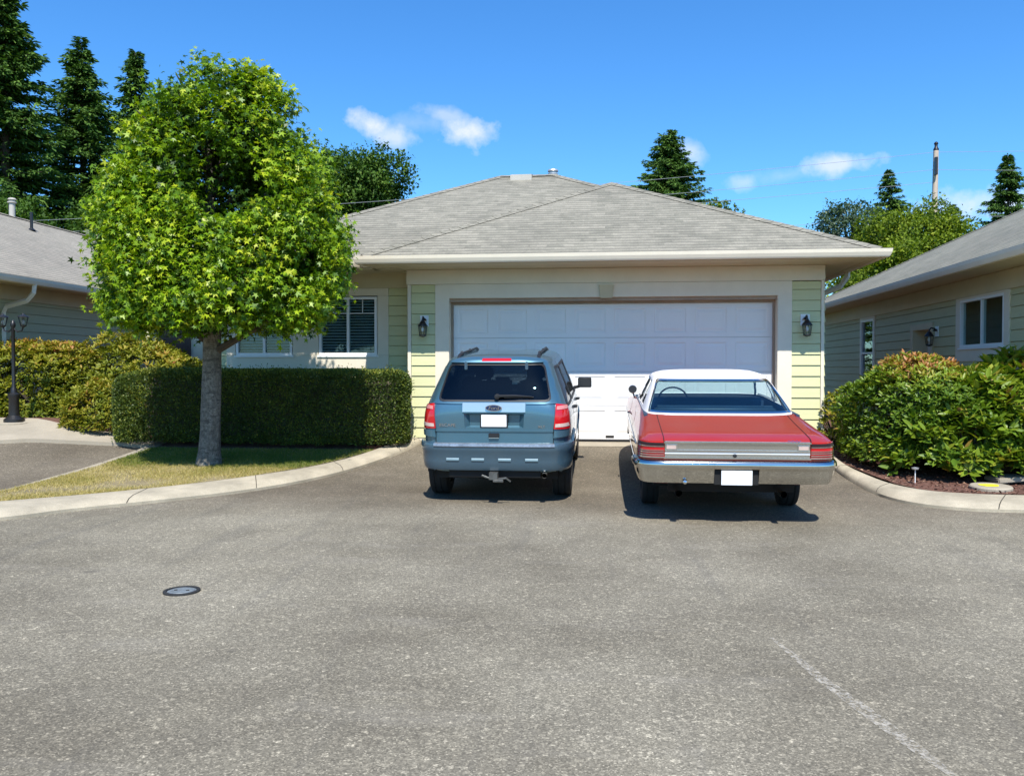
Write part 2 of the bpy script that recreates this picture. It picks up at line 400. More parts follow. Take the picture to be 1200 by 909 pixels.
def hip_roof(x0,x1,y0,y1,z,p,m,parent,name='roof',over_back=True,th=.035):
    w=x1-x0; d=y1-y0; h=min(w,d)/2; zr=z+h*p
    if w<=d: A=((x0+x1)/2,y0+h,zr); B=((x0+x1)/2,y1-h,zr)
    else: A=(x0+h,(y0+y1)/2,zr); B=(x1-h,(y0+y1)/2,zr)
    c=[(x0,y0,z),(x1,y0,z),(x1,y1,z),(x0,y1,z)]
    v=c+[A,B]; F=[(0,1,4),(2,3,5),(1,2,5,4),(3,0,4,5)] if w<=d else [(0,1,5,4),(1,2,5),(2,3,4,5),(3,0,4)]
    lo=[(a,b,cc-th) for a,b,cc in v]
    mb=MB().add(v+lo,F+[tuple(i+6 for i in f[::-1]) for f in F]+[(i,i+6,(i+1)%4+6,(i+1)%4) for i in range(4)])
    r=mb.build(name,m,parent)
    caps=MB()
    pts=[(c[0],A),(c[1],A if w<=d else B),(c[2],B),(c[3],B if w<=d else A),(A,B)]
    for a,b in pts: capstrip(caps,a,b)
    caps.build('ridge_cap',m,r)
    return r,A,B
def capstrip(mb,a,b,w=.13,up=.020):
    a=Vector(a);b=Vector(b);L=(b-a).length
    if L<.05: return
    d=(b-a)/L; s=d.cross(Vector((0,0,1))).normalized(); drop=.055 if abs(d.z)>.05 else .058
    n=max(1,int(L/.2))
    for i in range(n):
        p=a+d*(L*i/n); q=a+d*(L*(i+1)/n)
        u0=Vector((0,0,up+.005)); u1=Vector((0,0,up))
        mb.add([p+u0,p+s*w+Vector((0,0,up-drop+.005)),q+s*w+Vector((0,0,up-drop)),q+u1,q-s*w+Vector((0,0,up-drop)),p-s*w+Vector((0,0,up-drop+.005))],
               [(0,1,2,3),(0,3,4,5)])
def gutter(path,z0,z1,m,parent,out,name='gutter',depth=.12):
    """K-profile gutter along path [(x,y)..]; out = list of outward unit normals (miters) per point"""
    prof=[(0,0),(.080,0),(.092,.02),(.112,.07),(.12,1.0),(.108,1.0),(.105,.12),(0,.12)]
    H=z1-z0; vs=[];fs=[]
    for (x,y),(nx,ny) in zip(path,out):
        for (o,h) in prof:
            hh=z0+(h*H if h==1.0 else min(h,H*.95)); oo=o-depth
            vs.append((x+nx*oo,y+ny*oo,hh))
    k=len(prof)
    for i in range(len(path)-1):
        for j in range(k): fs.append((i*k+j,(i+1)*k+j,(i+1)*k+(j+1)%k,i*k+(j+1)%k))
    fs.append(tuple(range(k))); fs.append(tuple(range((len(path)-1)*k,len(path)*k)))
    return MB().add(vs,fs).build(name,m,parent)
def window(parent,o,u,nrm,w,z0,z1,mull='v',blinds=True,trim=.0,trimz=(0,0),fr=.045,grid=None,glassm=None):
    """window in a wall: o = left bottom corner (at z irrelevant) on the wall plane, u along, nrm outward"""
    u=Vector(u).normalized();nv=Vector(nrm); o=Vector((o[0],o[1],0))
    Mx=Matrix(((u.x,-nv.x,0,o.x),(u.y,-nv.y,0,o.y),(0,0,1,0),(0,0,0,1)))  # local x along, y inward, z up
    f=MB()
    def bx(a,b,c,d,y0=-.03,y1=.05): f.box((a,y0,c),(b,y1,d),Mx)
    bx(0,fr,z0,z1); bx(w-fr,w,z0,z1); bx(fr,w-fr,z0,z0+fr); bx(fr,w-fr,z1-fr,z1)
    if mull=='v': bx(w/2-fr*.5,w/2+fr*.5,z0+fr,z1-fr,-.022)
    elif mull=='h': bx(fr,w-fr,(z0+z1)/2-fr*.45,(z0+z1)/2+fr*.45,-.022)
    if grid:
        for (a,b,c,d) in grid: bx(a,b,c,d,-.008,.0)
    f.box((-.03,-.055,z0-.035),(w+.03,-.001,z0-.002),Mx)
    win=f.build('window',VINYL,parent)
    MB().box((fr*.8,.012,z0+fr*.8),(w-fr*.8,.018,z1-fr*.8),Mx).build('pane',glassm or WGLASS,win)
    if blinds:
        bl=MB(); z=z0+fr+.02
        while z<z1-fr-.02:
            bl.add([Mx@Vector((fr,.050,z)),Mx@Vector((w-fr,.050,z)),Mx@Vector((w-fr,.080,z+.030)),Mx@Vector((fr,.080,z+.030))],[(0,1,2,3)]); z+=.052
        bl.build('blind',BLIND,win)
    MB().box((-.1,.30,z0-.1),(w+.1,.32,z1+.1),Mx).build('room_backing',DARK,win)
    return win
def downspout(pts,parent,m,name='downspout',w=.038):
    mb=MB(); mb.tube(pts,w,4); return mb.build(name,m,parent)

# ------------------------------------------------------------------ main house
H=thing('garage_house','single-storey green house with double garage door and hipped shingle roof behind the cars','house',(0,14.5,.3))
def P_(o):
    o.parent=H; o.matrix_parent_inverse=Matrix.Translation(Vector(H.location)).inverted(); return o
class HH:  # collects the parts built in world coordinates, then parents them
    pass
def adopt(root,before):
    """parents every new parentless object (built in world space) under root, keeping world place"""
    inv=Matrix.Translation(Vector(root.location)).inverted()
    for o in list(COL.objects):
        if o.name not in before and o.parent is None and o is not root:
            o.parent=root; o.matrix_parent_inverse=inv
def names(): return {o.name for o in COL.objects}
b4=names()
Y0=14.5; FB=.30
# garage front: siding panels, trims, frieze
siding('siding',(-3.32,Y0,0),(1,0,0),.43,.42,3.06,(0,-1,0),SIDING,None)
siding('siding',(3.05,Y0,0),(1,0,0),.47,.42,3.05,(0,-1,0),SIDING,None)
t=MB()
t.box((-2.90,Y0-.035,.37),(-2.66,Y0+.25,2.82)); t.box((2.83,Y0-.035,.37),(3.06,Y0+.25,2.82))
t.box((-2.90,Y0-.035,2.82),(3.06,Y0+.1,3.06))
t.build('door_surround',TRIM,None,bevel=.004)
MB().box((-3.40,Y0-.045,3.063),(3.58,Y0+.05,3.31)).build('frieze_board',TRIM,None,bevel=.004)
MB().box((-3.385,Y0-.03,.36),(-3.325,Y0+.05,3.06)).build('corner_board',TRIM,None,bevel=.003); MB().box((3.525,Y0-.03,.36),(3.575,Y0+.05,3.06)).build('corner_board',TRIM,None,bevel=.003)
MB().box((-3.38,Y0-.01,.2),(-2.66,Y0+.1,.42)).build('foundation',TRIM,None); MB().box((2.83,Y0-.01,.2),(3.575,Y0+.1,.42)).build('foundation',TRIM,None)
# weather strip round the opening
t=MB(); D=Y0+.235
t.box((-2.66,D-.06,.38),(-2.625,D+.01,2.765)); t.box((2.795,D-.06,.38),(2.83,D+.01,2.765)); t.box((-2.625,D-.06,2.73),(2.795,D+.01,2.765))
t.box((-2.66,D-.20,2.766),(2.83,D+.01,2.82))
t.build('weather_strip',BRONZE,None)
t=MB(); t.box((-2.62,D-.035,.37),(2.79,D+.06,.40)); t.build('bottom_seal',BLACKM,None)
# garage door: four sections of eight pressed panels
gd=MB(); x0,x1,z0,z1=-2.625,2.795,.40,2.73
sec=(z1-z0)/4; pw=(x1-x0)/8
for i in range(4):
    a=z0+i*sec+.004; b=z0+(i+1)*sec-.004
    for j in range(8):
        l=x0+j*pw; r=l+pw
        rings=[(0,0,0),(.075,.0,0),(.088,.009,0),(.110,.009,0),(.150,.002,0)]
        pts=[]
        for (ins,dep,_) in rings:
            iz=ins if ins==0 else ins+.005
            pts.append([(l+ins,D+dep,a+iz),(r-ins,D+dep,a+iz),(r-ins,D+dep,b-iz),(l+ins,D+dep,b-iz)])
        vs=[p for q in pts for p in q]; fs=[]
        for k in range(len(rings)-1):
            for e in range(4): fs.append((k*4+e,k*4+(e+1)%4,(k+1)*4+(e+1)%4,(k+1)*4+e))
        fs.append(tuple((len(rings)-1)*4+e for e in range(4))); gd.add(vs,fs)
    gd.quad((x0,D,b),(x1,D,b),(x1,D+.012,b+.002),(x0,D+.012,b+.002))
    gd.quad((x0,D+.012,b+.006),(x1,D+.012,b+.006),(x1,D,b+.008),(x0,D,b+.008))
gd.box((x0,D+.016,z0),(x1,D+.05,z1))
door=gd.build('garage_door',WHITE,None)
MB().box((.02,D-.012,.44),(.16,D-.001,.47)).build('handle',BLACKM,door)
# small tan louvred box over the door
t=MB(); t.add([(-.10,Y0-.10,3.02),(.15,Y0-.10,3.02),(.125,Y0-.08,2.80),(-.075,Y0-.08,2.80),(-.10,Y0-.03,3.02),(.15,Y0-.03,3.02),(.125,Y0-.03,2.80),(-.075,Y0-.03,2.80)],
      [(0,1,2,3),(4,7,6,5),(0,4,5,1),(3,2,6,7),(0,3,7,4),(1,5,6,2)])
t.build('vent_box',TRIMD,None,bevel=.006)
# garage side walls and inner closing walls
siding('siding',(3.58,Y0,0),(0,1,0),9.6,.42,3.31,(1,0,0),SIDING,None)
MB().box((3.44,Y0+.1,.1),(3.54,24.1,3.32)).build('wall',TRIMD,None)
MB().box((-3.40,Y0+.06,.1),(-3.33,15.1,3.32)).build('wall',TRIMD,None)
MB().box((-2.9,D+.26,.0),(3.3,D+.30,3.32)).build('wall',DARK,None)
# wing wall with two windows
YW=14.95; wins=[(-6.68,-5.62,1.86,2.90),(-5.12,-4.05,1.86,2.90)]
x00=-7.10
siding('siding',(x00,YW,0),(1,0,0),3.72,.42,3.05,(0,-1,0),SIDING,None,openings=[(-6.86-x00,-3.84-x00,1.62,3.1)])
t=MB()  # wide cream band round both windows
t.box((-6.86,YW-.03,1.62),(-3.84,YW+.05,1.86)); t.box((-6.86,YW-.03,2.92),(-3.84,YW+.05,3.05))
t.box((-6.86,YW-.03,1.862),(-6.69,YW+.05,2.918)); t.box((-5.61,YW-.03,1.862),(-5.13,YW+.05,2.918)); t.box((-4.04,YW-.03,1.862),(-3.84,YW+.05,2.918))
t.box((x00-.05,YW-.03,.36),(x00+.05,YW+.05,3.05))
t.build('window_band',TRIM,None,bevel=.003)
MB().box((x00-.05,YW-.04,3.052),(-3.40,YW+.05,3.31)).build('frieze_board',TRIMD,None)
for (a,b,c,d) in wins:
    w=b-a
    window(None,(a,YW),(1,0,0),(0,-1,0),w,c,d,'v',True,grid=[(.045,w-.045,d-.30,d-.285),(w*.25-.007,w*.25+.007,d-.29,d-.05),(w*.75-.007,w*.75+.007,d-.29,d-.05)])
MB().box((x00-.05,YW+.05,.1),(x00+.02,17.6,3.32)).build('wall',TRIMD,None)
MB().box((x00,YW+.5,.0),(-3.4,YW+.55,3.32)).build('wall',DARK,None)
MB().box((x00,YW+.01,.0),(-3.34,YW+.06,.42)).build('foundation',TRIM,None)
# recessed entry to the left
siding('siding',(-9.9,17.6,0),(1,0,0),2.8,.4,3.2,(0,-1,0),SIDING2,None)
ed=MB().box((-9.62,17.50,.45),(-8.85,17.575,2.55)).build('entry_door',BROWN,None,bevel=.005)
MB().lathe([(.0,-.02),(.03,-.01),(.03,.01),(0,.02)],c=(-8.95,17.46,1.45),axis='y',n=10).build('handle',PIPE,ed,smooth=True)
t=MB(); t.box((-9.74,17.52,.4),(-9.62,17.58,2.66)); t.box((-8.85,17.52,.4),(-8.73,17.58,2.66)); t.box((-9.62,17.52,2.55),(-8.85,17.58,2.66)); t.build('door_surround',TRIM,None)
MB().box((-8.5,16.95,.3),(-8.3,17.15,3.32)).build('porch_post',TRIM,None,bevel=.01)
MB().box((-9.95,17.64,.1),(-9.85,23,3.32)).build('wall',TRIMD,None)
# soffits
t=MB(); t.box((-3.86,13.68,3.312),(4.10,Y0+.06,3.335)); t.box((3.45,Y0+.06,3.312),(4.10,24.4,3.335)); t.box((-7.5,14.14,3.305),(-3.45,YW+.06,3.325))
t.box((-9.62,15.7,3.308),(-7.05,17.7,3.33)); t.build('soffit',TRIMD,None)
# roofs
PT=.482; ZE=3.445
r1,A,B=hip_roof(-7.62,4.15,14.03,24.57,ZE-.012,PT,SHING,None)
hx=.13; hy=13.57+4.07; hz=ZE+4.07*PT; yb=18.12
v=[(-3.94,13.57,ZE),(4.20,13.57,ZE),(hx,hy,hz),(hx,yb+.05,hz),(-3.94,14.02,ZE),(4.2,24.57,ZE),(hx,20.5,hz)]
lo=[(a,b,c-.035) for a,b,c in v]
gr=MB().add(v+lo,[(0,1,2),(0,2,3,4),(1,5,6,2),(7,9,8),(7,11,10,9),(8,9,13,12),(0,7,8,1),(0,4,11,7),(1,8,12,5)]).build('garage_roof',SHING,None)
cp=MB(); capstrip(cp,v[0],v[2]); capstrip(cp,v[1],v[2]); capstrip(cp,v[2],(hx,yb,hz)); cp.build('ridge_cap',SHING,gr)
hip_roof(-9.7,-6.0,15.6,23.5,ZE-.03,PT*.8,SHING,None,name='porch_roof')
# gutters with mitred corners, fascia
s2=1.0
gutter([(-3.94,14.0),(-3.94,13.57),(4.20,13.57),(4.20,24.5)],3.31,3.432,TRIM,None,[(-1,0),(-1,-1),(1,-1),(1,0)],depth=.0)
gutter([(-7.62,24.0),(-7.62,14.03),(-4.06,14.03)],3.30,3.42,TRIM,None,[(-1,0),(-1,-1),(0,-1)],depth=.0)
t=MB(); t.box((-3.92,13.60,3.305),(4.18,13.68,3.40)); t.box((4.10,13.685,3.305),(4.18,24.5,3.40)); t.box((-3.92,13.685,3.305),(-3.86,14.45,3.40)); t.box((-7.60,14.06,3.30),(-3.925,14.135,3.40))
t.build('fascia',TRIMD,None)
# downspout under the right-hand eave
downspout([(4.24,15.6,3.33),(4.24,15.6,3.24),(4.12,15.6,3.06),(3.68,15.6,2.88),(3.64,15.6,2.75),(3.64,15.6,.5)],None,TRIM,w=.05)
# roof furniture
vb=MB(); vb.add([(-2.10,18.95,5.76),(-1.62,18.95,5.76),(-1.62,18.95,5.93),(-2.10,18.95,5.93),(-2.10,19.35,5.90),(-1.62,19.35,5.90),(-1.62,19.35,6.02),(-2.10,19.35,6.02)],
   [(0,1,2,3),(4,7,6,5),(3,2,6,7),(0,4,5,1),(0,3,7,4),(1,5,6,2)]); vb.build('roof_vent',VENTM,None,bevel=.01)
vp=MB().lathe([(.10,5.75),(.10,5.98),(.085,5.985),(.085,6.02),(.115,6.025),(.115,6.06),(.09,6.065),(.09,6.09),(.125,6.10),(.11,6.14),(.0,6.17)],c=(-1.18,19.5,0),n=16).build('vent_pipe',PIPE,None,smooth=True)
adopt(H,b4)

# ------------------------------------------------------------------ house on the right
RH=thing('neighbour_house','low house on the right with grey-green siding and slider window','house',(6.2,11.9,.3)); b4=names()
XR=6.2
FY=11.9
ops=[(14.05-FY,15.70-FY,1.98,2.80),(20.50-FY,21.55-FY,1.20,2.80),(17.05-FY,18.15-FY,.3,2.40)]
siding('siding',(XR,FY,0),(0,1,0),13.6,.42,2.84,(-1,0,0),SIDING2,None,openings=ops)
MB().box((XR-.035,FY,2.842),(XR+.06,25.5,3.14)).build('frieze_board',TRIMD,None)
MB().box((XR+.01,FY,.1),(XR+.06,25.5,.42)).build('foundation',TRIMD,None)
t=MB(); t.box((XR-.03,25.5,.3),(XR+.05,25.6,2.84)); t.build('corner_board',TRIM,None)
MB().box((XR+.0,FY-.1,.1),(15,FY,3.14)).build('wall',SIDING2,None); MB().box((XR+.06,25.5,.1),(15,25.6,3.14)).build('wall',SIDING2,None)
def rwin(y0,y1,z0,z1,mull,side,below,blinds=False):
    t=MB(); X=XR
    t.box((X-.03,y0-side,z0-below),(X+.04,y1+side,z0)); t.box((X-.03,y0-side,z1),(X+.04,y1+side,2.84 if z1+.1>2.84 else z1+.1))
    t.box((X-.03,y0-side,z0+.001),(X+.04,y0,z1-.001)); t.box((X-.03,y1,z0+.001),(X+.04,y1+side,z1-.001))
    t.build('window_band',TRIM,None,bevel=.003)
    window(None,(X,y1),(0,-1,0),(-1,0,0),y1-y0,z0,z1,mull,blinds)
rwin(14.05,15.70,1.98,2.80,'v',.18,.24)
rwin(20.55,21.50,1.20,2.78,'h',.10,.10)
# recessed side door
t=MB(); t.box((XR-.03,18.0,.35),(XR+.30,18.15,2.38)); t.box((XR-.03,16.95,.35),(XR+.30,17.05,2.38)); t.box((XR-.03,16.95,2.38),(XR+.30,18.15,2.50)); t.build('door_surround',TRIMD,None)
sd=MB().box((XR+.26,17.051,.4),(XR+.30,17.999,2.379)).build('side_door',WHITE,None)
MB().lathe([(0,-.03),(.03,-.01),(.03,.01),(0,.03)],c=(XR+.23,17.15,1.4),axis='x',n=10).build('handle',PIPE,sd,smooth=True)
t=MB(); t.box((5.66,11.55,3.145),(XR+.06,25.8,3.165)); t.box((XR+.06,11.55,3.145),(15,FY-.101,3.165)); t.build('soffit',TRIMD,None)
hip_roof(5.55,15.2,11.45,25.95,3.285,.488,SHINGM,None)
gutter([(15,11.5),(5.60,11.5),(5.60,25.9),(15,25.9)],3.14,3.265,TRIM,None,[(0,-1),(-1,-1),(-1,1),(0,1)],depth=.0)
t=MB(); t.box((5.62,11.52,3.14),(5.66,25.8,3.25)); t.build('fascia',TRIMD,None)
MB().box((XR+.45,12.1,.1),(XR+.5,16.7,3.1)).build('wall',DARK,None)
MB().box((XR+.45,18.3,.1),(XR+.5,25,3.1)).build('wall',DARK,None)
adopt(RH,b4)

# ------------------------------------------------------------------ house on the left
LH=thing('neighbour_house','low house at the left edge with warm grey shingle roof and white elbow downspout','house',(-12.4,13.5,.6)); b4=names()
XL=-12.4
siding('siding',(XL,13.5,0),(0,1,0),14,.7,3.06,(1,0,0),SIDING2,None,exp=.19)
MB().box((XL-.05,13.5,3.062),(XL+.035,27.5,3.36)).build('frieze_board',TRIMD,None)
MB().box((XL-.08,13.5,.2),(XL-.031,27.5,3.3)).build('wall',TRIMD,None)
MB().box((-21,13.42,.2),(XL+.03,13.5,3.3)).build('wall',SIDING2,None); MB().box((-21,27.5,.2),(XL,27.6,3.3)).build('wall',SIDING2,None)
t=MB(); t.box((XL-.05,12.9,3.365),(-11.78,28,3.385)); t.build('soffit',TRIMD,None)
hip_roof(-21.1,-11.66,12.8,31.0,3.49,.5,SHINGL,None)
gutter([(-11.72,12.9),(-11.72,31.0)],3.34,3.465,TRIM,None,[(1,0),(1,0)],depth=.0)
t=MB(); t.box((-11.80,12.9,3.34),(-11.74,31.0,3.45)); t.build('fascia',TRIM,None)
downspout([(-11.68,16.45,3.36),(-11.70,16.45,3.18),(-11.85,16.45,3.02),(-12.27,16.40,2.90),(-12.33,16.40,2.78),(-12.33,16.40,.7)],None,TRIM,w=.055)
MB().lathe([(.08,5.75),(.08,6.22),(.12,6.23),(.12,6.26),(.08,6.27),(.08,6.31),(.12,6.32),(.08,6.36),(0,6.38)],c=(-16.4,22.2,0),n=14).build('vent_pipe',VENTM,None,smooth=True)
MB().lathe([(.12,5.35),(.04,5.42),(.035,5.85),(0,5.85)],c=(-15.4,21.6,0),n=12).build('vent_stack',BLACKM,None,smooth=True)
adopt(LH,b4)

# ------------------------------------------------------------------ wall lanterns
def lantern(loc,rotz,label):
    T=thing('wall_lantern',label,'wall lamp',loc,(0,0,rotz),'wall lanterns')
    MB().box((-.075,-.02,-.02),(.075,0,.17)).build('backplate',VINYL,T,bevel=.004)
    m=MB(); m.tube([(0,-.02,.09),(0,-.06,.13),(0,-.12,.14),(0,-.15,.10),(0,-.15,.05)],.014,8)
    m.lathe([(.0,.075),(.03,.07),(.055,.03),(.085,-.01),(.085,-.02),(.0,-.02)],c=(0,-.15,0),n=16)
    m.lathe([(.02,.0),(.055,-.02),(.02,.02)],c=(0,-.04,.1),axis='z',n=10); m.build('arm',BLACKM,T,smooth=True)
    c=MB()
    for k in range(6):
        a=k*math.pi/3; c.tube([(.075*math.cos(a),-.15+.075*math.sin(a),-.02),(.055*math.cos(a),-.15+.055*math.sin(a),-.17)],.006,5)
    c.lathe([(.062,-.165),(.062,-.185),(.03,-.20),(0,-.21)],c=(0,-.15,0),n=14)
    c.build('cage',BLACKM,T)
    MB().lathe([(.070,-.022),(.05,-.165)],c=(0,-.15,0),n=12,cap=False).build('shade',CGLASS,T,smooth=True)
    MB().lathe([(0,-.02),(.02,-.04),(.028,-.08),(.02,-.11),(0,-.12)],c=(0,-.15,0),n=10).build('bulb',VINYL,T,smooth=True)
    return T
lantern((-3.09,14.48,2.36),0,'black lantern on the siding left of the garage door')
lantern((3.27,14.48,2.34),0,'black lantern on the siding right of the garage door')
lantern((6.19,16.75,2.24),-math.pi/2,'black lantern beside the side door of the right-hand house')

# ------------------------------------------------------------------ street things
gx,gy=-10.56,14.28; gz=g(gx,gy)+.05
LP=thing('lamp_post','black cast post lamp with twin lanterns in front of the left shrubs','street lamp',(gx,gy,gz))
MB().lathe([(.17,0),(.17,.05),(.12,.09),(.09,.12),(.085,.42),(.10,.45),(.10,.50),(.06,.53),(.05,.60),(.032,.64),(.030,1.70),(.045,1.72),(.045,1.76),(.03,1.80),(.0,1.84)],n=20).build('post',BLACKM,LP,smooth=True)
arm=MB()
for s in (-1,1): arm.tube([(0,0,1.70),(s*.08,0,1.62),(s*.17,0,1.64),(s*.20,0,1.72)],.014,8)
arm.build('arm',BLACKM,LP,smooth=True)
for s in (-1,1):
    L=empty('lamp_head',(s*.20,0,1.74)); L.parent=LP
    m=MB(); m.lathe([(.02,-.04),(.05,-.02),(.055,0),(.0,0)],n=12); m.lathe([(.0,.22),(.02,.20),(.03,.185),(.09,.155),(.105,.14),(.0,.14)],n=12)
    for k in range(6):
        a=k*math.pi/3; m.tube([(.052*math.cos(a),.052*math.sin(a),0),(.088*math.cos(a),.088*math.sin(a),.142)],.006,5)
    m.build('cage',BLACKM,L)
    MB().lathe([(.048,.003),(.080,.138)],n=12,cap=False).build('shade',CGLASS,L,smooth=True)
    MB().lathe([(0,.01),(.02,.03),(.025,.07),(0,.10)],n=10).build('bulb',VINYL,L,smooth=True)
MB().lathe([(.30,-.06),(.30,.02),(.28,.03),(0,.03)],n=20,c=(0,0,-.03)).build('footing',CONC2,LP)

cx,cy=-3.03,5.83
VC=thing('valve_cover','small round grey iron valve cover set in the asphalt','valve cover',(cx,cy,0))
IRON=mat('worn iron',(.30,.34,.36),.5,.5,var=.25,vs=25,fine=.3,bs=90)
IROND=mat('dark iron rim',(.03,.03,.03),.7,.3,var=.2)
MB().lathe([(.128,.001),(.128,.012),(.105,.014),(.103,.004)],n=36,cap=False).build('ring',IROND,VC)
c=MB(); c.lathe([(.0,.006),(.101,.006),(.101,.002)],n=36,cap=False)
c.lathe([(0,.011),(.085,.011),(.09,.006)],n=36,cap=False); c.build('lid',IRON,VC)
for a in (-.045,.045): MB().lathe([(0,.0135),(.012,.0135),(.013,.0105)],c=(a,0,0),n=10,cap=False).build('pick_hole',IROND,VC)
# chalky scrape on the asphalt
SCR=mat('pale paint scrape',(.52,.48,.40),.9,var=.1,vs=10)
nt=SCR.node_tree; b=nt.nodes['Principled BSDF']; v=coord(nt); f=noise(nt,v,26,5,.75)
nt.links.new(ramp(nt,f,[(.44,0.),(.60,.62)]),b.inputs['Alpha'])
sc=MB(); pts=[(.99,5.20,.010),(1.06,4.86,.024),(1.12,4.52,.034),(1.20,4.2,.042),(1.26,3.95,.040),(1.32,3.70,.034),(1.38,3.44,.012)]
for i in range(len(pts)-1):
    a=pts[i];c=pts[i+1]; sc.quad((a[0]-a[2],a[1],.003),(a[0]+a[2],a[1],.003),(c[0]+c[2],c[1],.003),(c[0]-c[2],c[1],.003))
tag(sc.build('road_marking',SCR),kind='structure')
# right bed: utility lid, slab, light stake
ux,uy=4.80,11.22; uz=g(ux,uy)+.10
LID=thing('manhole','round concrete utility lid with yellow painted patch in the mulch bed','utility lid',(ux,uy,uz),(R(2),0,0))
MB().lathe([(0,.03),(.23,.03),(.245,.015),(.245,-.03)],n=36,cap=False).build('lid',CONC2,LID)
YEL=mat('yellow marking paint',(.75,.66,.03),.6,var=.15,vs=20)
yp=MB(); yp.add([(.03+.115*math.cos(t)*(1+.12*math.sin(3*t))-.05,.115*math.sin(t)*(1+.15*math.cos(2*t)),.0335) for t in [k*math.pi/12 for k in range(24)]],[tuple(range(24))]); yp.build('painted_patch',YEL,LID)
ux,uy=5.22,11.75
MB_=MB().cbox((0,0,.03),(.42,.30,.06)); sl=MB_.build('stone_slab',CONC2,bevel=.012); sl.location=(ux,uy,g(ux,uy)+.10); sl.rotation_euler=(R(3),R(-4),R(12)); tag(sl,'flat rectangular concrete slab lying behind the round lid in the bed','slab')
sx,sy=3.95,11.38
ST=thing('path_light','thin pale garden stake with small flat head in front of the right shrub','garden light',(sx,sy,g(sx,sy)+.08))
MB().tube([(0,0,-.05),(0,0,.22)],.006,6).build('stake',VINYL,ST)
MB().lathe([(0,.245),(.045,.235),(.04,.215),(0,.215)],n=14).build('head',PIPE,ST,smooth=True)
# utility pole
WOOD=mat('weathered pole wood',(.58,.47,.37),.85,var=.25,vs=1.5,fine=.35,bs=30,stretch=(6,6,1))
PO=thing('utility_pole','weathered wooden utility pole rising behind the trees on the right','utility pole',(13.02,36,.3))
MB().tube([(0,0,-.3),(.08,0,5),(.15,0,10.1)],[.145,.125,.10],12).build('pole',WOOD,PO,smooth=True)
MB().lathe([(.105,10.06),(.105,10.12),(.06,10.2),(.06,10.3),(.09,10.33),(.05,10.4),(0,10.42)],c=(.15,0,0),n=12).build('insulator',BLACKM,PO,smooth=True)
MB().cbox((.08,-.2,9.4),(.10,.16,.7)).build('bracket',BLACKM,PO,bevel=.01)
WIREM=mat('overhead wire',(.30,.32,.33),.6,var=.1)
def wire(p,q,sag,label,r=.008):
    p=Vector(p);q=Vector(q); pts=[p.lerp(q,t/24)-Vector((0,0,sag*4*(t/24)*(1-t/24))) for t in range(25)]
    o=MB().tube(pts,r,5).build('overhead_wire',WIREM,smooth=True); tag(o,label,'wire','overhead wires behind the houses')
wire((-40,33,7.6),(13.15,36,10.3),.6,'topmost thin overhead wire behind the main roof, left of the pole')
wire((-40,33,7.15),(13.1,36,9.6),.6,'second overhead wire from the top, left of the pole')
wire((-40,33,6.9),(13.1,36,9.1),.6,'third overhead wire from the top, left of the pole')
wire((-40,33,6.3),(13.1,35.9,7.75),.5,'lower thin cable crossing left of the pole just above the garage roof corner')
wire((13.15,36,10.3),(60,36,11.4),.5,'topmost thin overhead wire running right from the pole')
wire((13.1,36,9.6),(60,36,10.3),.6,'middle overhead wire running right from the pole')
wire((13.1,35.9,7.75),(60,36,8.3),.5,'lower overhead cable running right from the pole')
# ------------------------------------------------------------------ vehicle surface tool
class Surf:
    """stack of super-ellipse slices: rows (z, w, rear, front, n_rear, n_front)"""
    def __init__(s,rows,yc,N=160):
        s.r=np.array(rows,float); s.yc=yc; s.N=N; s.c={}
    def par(s,z): return [np.interp(z,s.r[:,0],s.r[:,i]) for i in range(1,6)]
    def sl(s,z):
        k=round(float(z),4)
        if k in s.c: return s.c[k]
        w,re,fr,nr,nf=s.par(z); t=np.linspace(0,1,s.N+1)
        # right half: rear centre -> side -> front centre
        P=[]
        for q in np.linspace(0,math.pi/2,s.N//2+1):      # rear quarter: angle from -y to +x
            a=math.sin(q)**(2/nr); b=math.cos(q)**(2/nr) if math.cos(q)>1e-9 else 0
            P.append((w*a,s.yc-(s.yc-re)*b))
        for q in np.linspace(0,math.pi/2,s.N//2+1)[1:]:
            a=math.cos(q)**(2/nf) if math.cos(q)>1e-9 else 0; b=math.sin(q)**(2/nf)
            P.append((w*a,s.yc+(fr-s.yc)*b))
        P=np.array(P); d=np.r_[0,np.cumsum(np.hypot(*np.diff(P,axis=0).T))]
        s.c[k]=(P,d); return s.c[k]
    def T(s,z): return s.sl(z)[1][-1]
    def pt(s,u,z):
        P,d=s.sl(z); a=min(abs(u),d[-1]); sg=1 if u>=0 else -1
        return Vector((sg*float(np.interp(a,d,P[:,0])),float(np.interp(a,d,P[:,1])),z))
    def nrm(s,u,z):
        e=.004; a=s.pt(u+e,z)-s.pt(u-e,z); b=s.pt(u,z+e)-s.pt(u,z-e)
        n=a.cross(b); return n.normalized() if n.length>1e-9 else Vector((0,-1,0))
    def ux(s,x,z):   # arc length of a rear-face x
        P,d=s.sl(z); k=int(np.argmax(P[:,0])) ; return math.copysign(float(np.interp(abs(x),P[:k+1,0],d[:k+1])),x)
    def uy(s,y,z,side=1): # arc length of a side-face y
        P,d=s.sl(z); return side*float(np.interp(y,P[:,1],d))
    def fx(s,x,z):   # arc length of a front-face x
        P,d=s.sl(z); k=int(np.argmax(P[:,0])); xs=P[k:,0][::-1]; ds=d[k:][::-1]; return math.copysign(float(np.interp(abs(x),xs,ds)),x)
